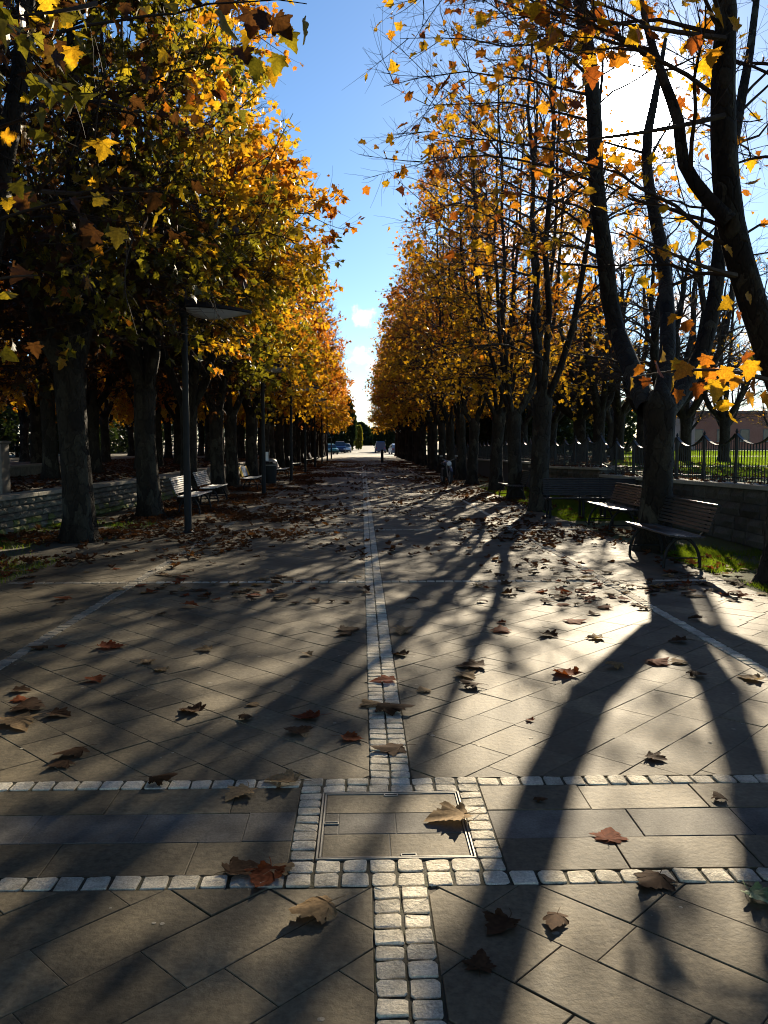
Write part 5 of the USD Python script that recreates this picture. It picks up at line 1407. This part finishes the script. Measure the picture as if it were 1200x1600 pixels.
# the ones that stand out, from the photograph: pixel, width in pixels, kind, label
named = [((704, 1280), 66, 'dry_tan', 'curled tan leaf lying on the right half of the paved cover'), ((490, 1428), 74, 'dry_tan', 'pale open star shaped leaf on the slabs below the cover'),
         ((378, 1362), 56, 'dry_brown', 'dark curled leaf in the clump left of the cover, on the sett row'), ((415, 1372), 66, 'dry_red', 'orange lit leaf in the clump left of the cover, on the sett row'), ((440, 1360), 40, 'dry_tan', 'tan tip leaf at the right of the clump beside the cover'),
         ((376, 1242), 44, 'dry_tan', 'tan leaf on the grey band just under the upper left sett row'), ((443, 1224), 50, 'dry_tan', 'ragged tan leaf against the upper left corner of the sett ring'), ((252, 1224), 40, 'dry_brown', 'cupped brown leaf sitting on the upper left sett row'),
         ((1020, 1380), 60, 'dry_brown', 'cupped dark leaf on the lower right sett row'), ((868, 1442), 44, 'dry_brown', 'brown crumpled leaf beside the dark trunk shadow, low right'), ((782, 1448), 56, 'dry_brown', 'dim leaf inside the dark trunk shadow, low right'),
         ((750, 1508), 46, 'dry_brown', 'small crumpled leaf at the edge of the shadow near the centre setts'), ((1192, 1408), 56, 'pale_green', 'pale green leaf cut by the right edge'), ((844, 1252), 20, 'dry_brown', 'tiny dark leaf on the band right of the cover'),
         ((1123, 1250), 26, 'dry_brown', 'small leaf on the right band under the leaf shadows'), ((1024, 1186), 34, 'dry_brown', 'dark leaf on the slabs above the right sett row'), ((610, 1172), 48, 'dry_brown', 'brown leaf across the centre setts just above the cross row'),
         ((612, 1112), 64, 'dry_brown', 'large brown leaf across the centre setts, third from the cover'), ((578, 1102), 34, 'dry_tan', 'pale leaf on the left edge of the centre setts'), ((603, 1065), 34, 'dry_red', 'reddish leaf in the middle of the centre setts'),
         ((482, 1122), 42, 'dry_red', 'red brown curled leaf left of the centre setts'), ((466, 1146), 40, 'dry_brown', 'dark leaf just below the red brown one, left of the setts'), ((548, 1155), 36, 'dry_red', 'small tan and red leaf beside the centre setts'),
         ((384, 1124), 28, 'dry_brown', 'lone brown leaf in the broad shadow left of centre'), ((395, 1102), 20, 'dry_tan', 'pale crumb of leaf in the broad shadow'), ((45, 1108), 62, 'dry_brown', 'upper leaf of the pale clump at the left edge'), ((28, 1132), 66, 'dry_tan', 'lower pale leaf of the clump at the left edge'),
         ((92, 1118), 36, 'dry_brown', 'dark upright leaf right of the left edge clump'), ((32, 1080), 28, 'dry_brown', 'small leaf above the left edge clump'), ((115, 1180), 44, 'dry_brown', 'dim leaf in shadow above the left sett row'), ((95, 1196), 36, 'dry_brown', 'second dim leaf in shadow above the left sett row'),
         ((172, 1012), 58, 'dry_red', 'bright red brown leaf pair on the left slabs'), ((62, 1014), 28, 'dry_brown', 'brown leaf beside the left sett line'), ((232, 1036), 24, 'dry_tan', 'pale leaf right of the red pair on the left slabs'), ((252, 1048), 26, 'dry_tan', 'pale flat leaf under the other, on the left slabs'), ((320, 1016), 26, 'dry_tan', 'small white edged leaf in the sunlit streak'),
         ((626, 1024), 26, 'dry_brown', 'dark folded leaf just right of the centre setts'), ((630, 988), 34, 'dry_tan', 'pale leaf right of the centre setts, farther up'), ((738, 1042), 44, 'dry_brown', 'upper dark leaf of the trio right of centre'), ((728, 1057), 34, 'dry_tan', 'tan middle leaf of the trio right of centre'), ((736, 1074), 34, 'dry_brown', 'lowest dark leaf of the trio right of centre'),
         ((662, 1080), 24, 'dry_tan', 'small pale leaf near the setts on the right slabs'), ((884, 1054), 46, 'dry_red', 'red and white leaf left of the forked shadow'), ((828, 1126), 14, 'dry_red', 'tiny orange leaf alone on the right slabs'), ((1030, 1036), 40, 'dry_red', 'dark red leaf inside the fork of the shadow'), ((1060, 1036), 28, 'dry_tan', 'tan leaf beside the dark red one inside the shadow fork'),
         ((930, 998), 28, 'dry_tan', 'flat pale leaf above the red and white leaf'), ((900, 972), 36, 'dry_red', 'red leaf near the left edge of the shadow fork'), ((858, 994), 30, 'dry_brown', 'brown leaf among scattered ones right of centre'), ((783, 986), 34, 'dry_red', 'orange flecked leaf in the dappled shade right of centre'),
         ((545, 985), 36, 'dry_brown', 'brown leaf clump just left of the centre setts'), ((540, 992), 26, 'dry_brown', 'lower leaf of the clump just left of the centre setts'), ((1175, 1062), 36, 'dry_tan', 'tan leaf by the right edge beside the dark limb shadow'), ((1090, 1058), 30, 'dry_brown', 'leaf lying within the right limb shadow'), ((300, 1112), 40, 'dry_brown', 'dim leaf deep in the broad left shadow')]
count = 0
for (p, w, kind, lab) in named:
    g = ground_at(*p)
    dep = (g - EYE) @ fwd
    s = min(w / FPX * dep * 1.02, 0.22)
    rz = fr.uniform(0, 2 * PI)
    c = types[kind][fr.integers(len(types[kind]))]
    off = np.array([-math.sin(rz), math.cos(rz)]) * 0.4 * s
    copy_of(c, 'fallen_leaf', lab, 'leaf', (g[0] - off[0] * 0.0, g[1], 0.004), rz, None, (s, s, s * fr.uniform(0.4, 0.75)))
    count += 1


def litter_density(x, y):
    """Leaves per place: thick under the left row, thinner along the middle, thick by the right benches."""
    left = 1.7 * np.exp(-((x + 4.0) / 2.0) ** 2) * np.clip((y - 7.5) / 4, 0.03, 1)
    mid = 0.10 * np.clip((y - 5) / 9, 0.06, 1.6)
    rgt = 0.55 * np.exp(-((x - 3.5) / 1.3) ** 2) * np.clip((y - 5.5) / 4, 0.0, 1)
    clump = meshkit.fbm(np.column_stack([x * 0.9, y * 0.55, 0 * x]), 4, 17)
    return (left + mid + rgt) * np.clip((clump - 0.41) * 8.0, 0.05, 3.6)


cand = np.column_stack([fr.uniform(-6.2, 5.9, 160000), fr.uniform(3.2, 75, 160000)])
dens = litter_density(cand[:, 0], cand[:, 1])
keepm = fr.uniform(0, 1, len(cand)) < np.clip(dens * 0.22, 0, 1) * np.where(cand[:, 1] < 4.6, 0.12, np.where(cand[:, 1] < 8, 0.4, 1))
pts = cand[keepm]
px = np.array([pixels(p) for p in pts])
vis = (px[:, 0] > -30) & (px[:, 0] < 1230)
pts, px = pts[vis], px[vis]
order = np.argsort(px[:, 2])
pts, px = pts[order], px[order]
for p in pts[:300 - count]:
    kind = fr.choice(['dry_tan', 'dry_brown', 'dry_red'], p=[0.28, 0.42, 0.30])
    c = types[kind][fr.integers(9)]
    s = fr.uniform(0.085, 0.17)
    zone = 'left' if p[0] < -0.2 else 'right'
    nm = {'dry_tan': 'pale tan', 'dry_brown': 'dark brown', 'dry_red': 'red brown'}[kind]
    copy_of(c, 'fallen_leaf', f'{nm} dry plane leaf lying curled on the {"shaded slabs left" if zone == "left" else "sunny slabs right"} of the centre setts', 'leaf', (p[0], p[1], 0.004), fr.uniform(0, 2 * PI),
            f'{nm} fallen leaves scattered {zone} of the centre setts', (s, s * fr.uniform(0.75, 1.0), s * fr.uniform(0.4, 0.95)))
far = pts[300 - count:]
kinds = []
for k in range(6):
    v, f = leaf_low()
    kk = fr.uniform(1.2, 3.0)
    v = v - [0, 0.4, 0]
    v = np.column_stack([np.sin(kk * v[:, 0]) / kk, v[:, 1], (1 - np.cos(kk * v[:, 0])) / kk + 0.5 * fr.uniform(0, 1) * v[:, 1] ** 2 + fr.normal(0, 0.05, len(v))])
    v[:, 2] -= v[:, 2].min()
    kinds.append((v, f))
which = fr.integers(0, 6, len(far))
ms = []
for k in range(6):
    q = far[which == k]
    n = len(q)
    a = fr.uniform(0, 2 * PI, n)
    tilt = fr.normal(0, 0.25, (n, 2))
    d = np.column_stack([np.cos(a), np.sin(a), tilt[:, 0]])
    F = frames(d, unit(np.column_stack([tilt[:, 1], tilt[:, 0], np.where(fr.uniform(0, 1, n) < 0.25, -1.0, 1.0)])))
    zz = np.where(q[:, 0] < XL, 0.02, np.where(q[:, 0] > XR, 0.01, 0.006)) + 0.012
    ms.append(scatter_leaves(np.column_stack([q, zz]), F, fr.uniform(0.07, 0.15, n), kinds[k]))
tag(put('leaf_litter', cat(ms), M['litter']), 'red brown leaf litter strewn along the avenue and verges', 'leaf litter', None, 'stuff')
# litter behind the walls
n = 9000
x = np.concatenate([fr.uniform(-16, -6.3, n), fr.uniform(6.3, 13, n // 3)]); y = np.concatenate([fr.uniform(12, 60, n), fr.uniform(12, 55, n // 3)])
z = np.where(x < 0, 0.53, 0.86)
a = fr.uniform(0, 2 * PI, len(x))
F = frames(np.column_stack([np.cos(a), np.sin(a), fr.normal(0, 0.2, len(x))]), unit(np.column_stack([fr.normal(0, 0.4, (len(x), 2)), np.ones(len(x))])))
tag(put('terrace_litter', scatter_leaves(np.column_stack([x, y, z]), F, fr.uniform(0.09, 0.17, len(x)), TINY), M['litter']), 'fallen leaves over the raised ground behind both walls', 'leaf litter', None, 'stuff')
n = 260
y = fr.uniform(8, 30, n); x = WX + fr.uniform(-0.04, 0.36, n); a = fr.uniform(0, 2 * PI, n)
z = np.array([wall_top(q) for q in y]) + 0.012
F = frames(np.column_stack([np.cos(a), np.sin(a), fr.normal(0, 0.2, n)]), unit(np.column_stack([fr.normal(0, 0.4, (n, 2)), np.ones(n)])))
tag(put('wall_top_litter', scatter_leaves(np.column_stack([x, y, z]), F, fr.uniform(0.07, 0.13, n), LOW), M['litter']), 'dry leaves lying along the top of the park wall under the railing', 'leaf litter', None, 'stuff')
# pale lichen and gum spots pressed into the slabs
n = 420
x, y = fr.uniform(-3.8, 4.2, n), fr.uniform(1.9, 9.5, n)
sp = []
for a, b in zip(x, y):
    if S0 - 0.03 < a < S1 + 0.03 or 2.9 < b < 3.95:
        continue
    rr2 = abs(fr.normal(0.004, 0.0035)) + 0.0025
    t = np.arange(9) / 9 * 2 * PI
    v = np.column_stack([a + rr2 * np.cos(t) * fr.uniform(0.8, 1.3), b + rr2 * np.sin(t), np.full(9, 0.0010)])
    sp.append((np.vstack([v, [[a, b, 0.0016]]]), np.array([[9, i, (i + 1) % 9] for i in range(9)])))
put('pale_spots', cat(sp), M['wall_cap'], pavement, kind='stuff')
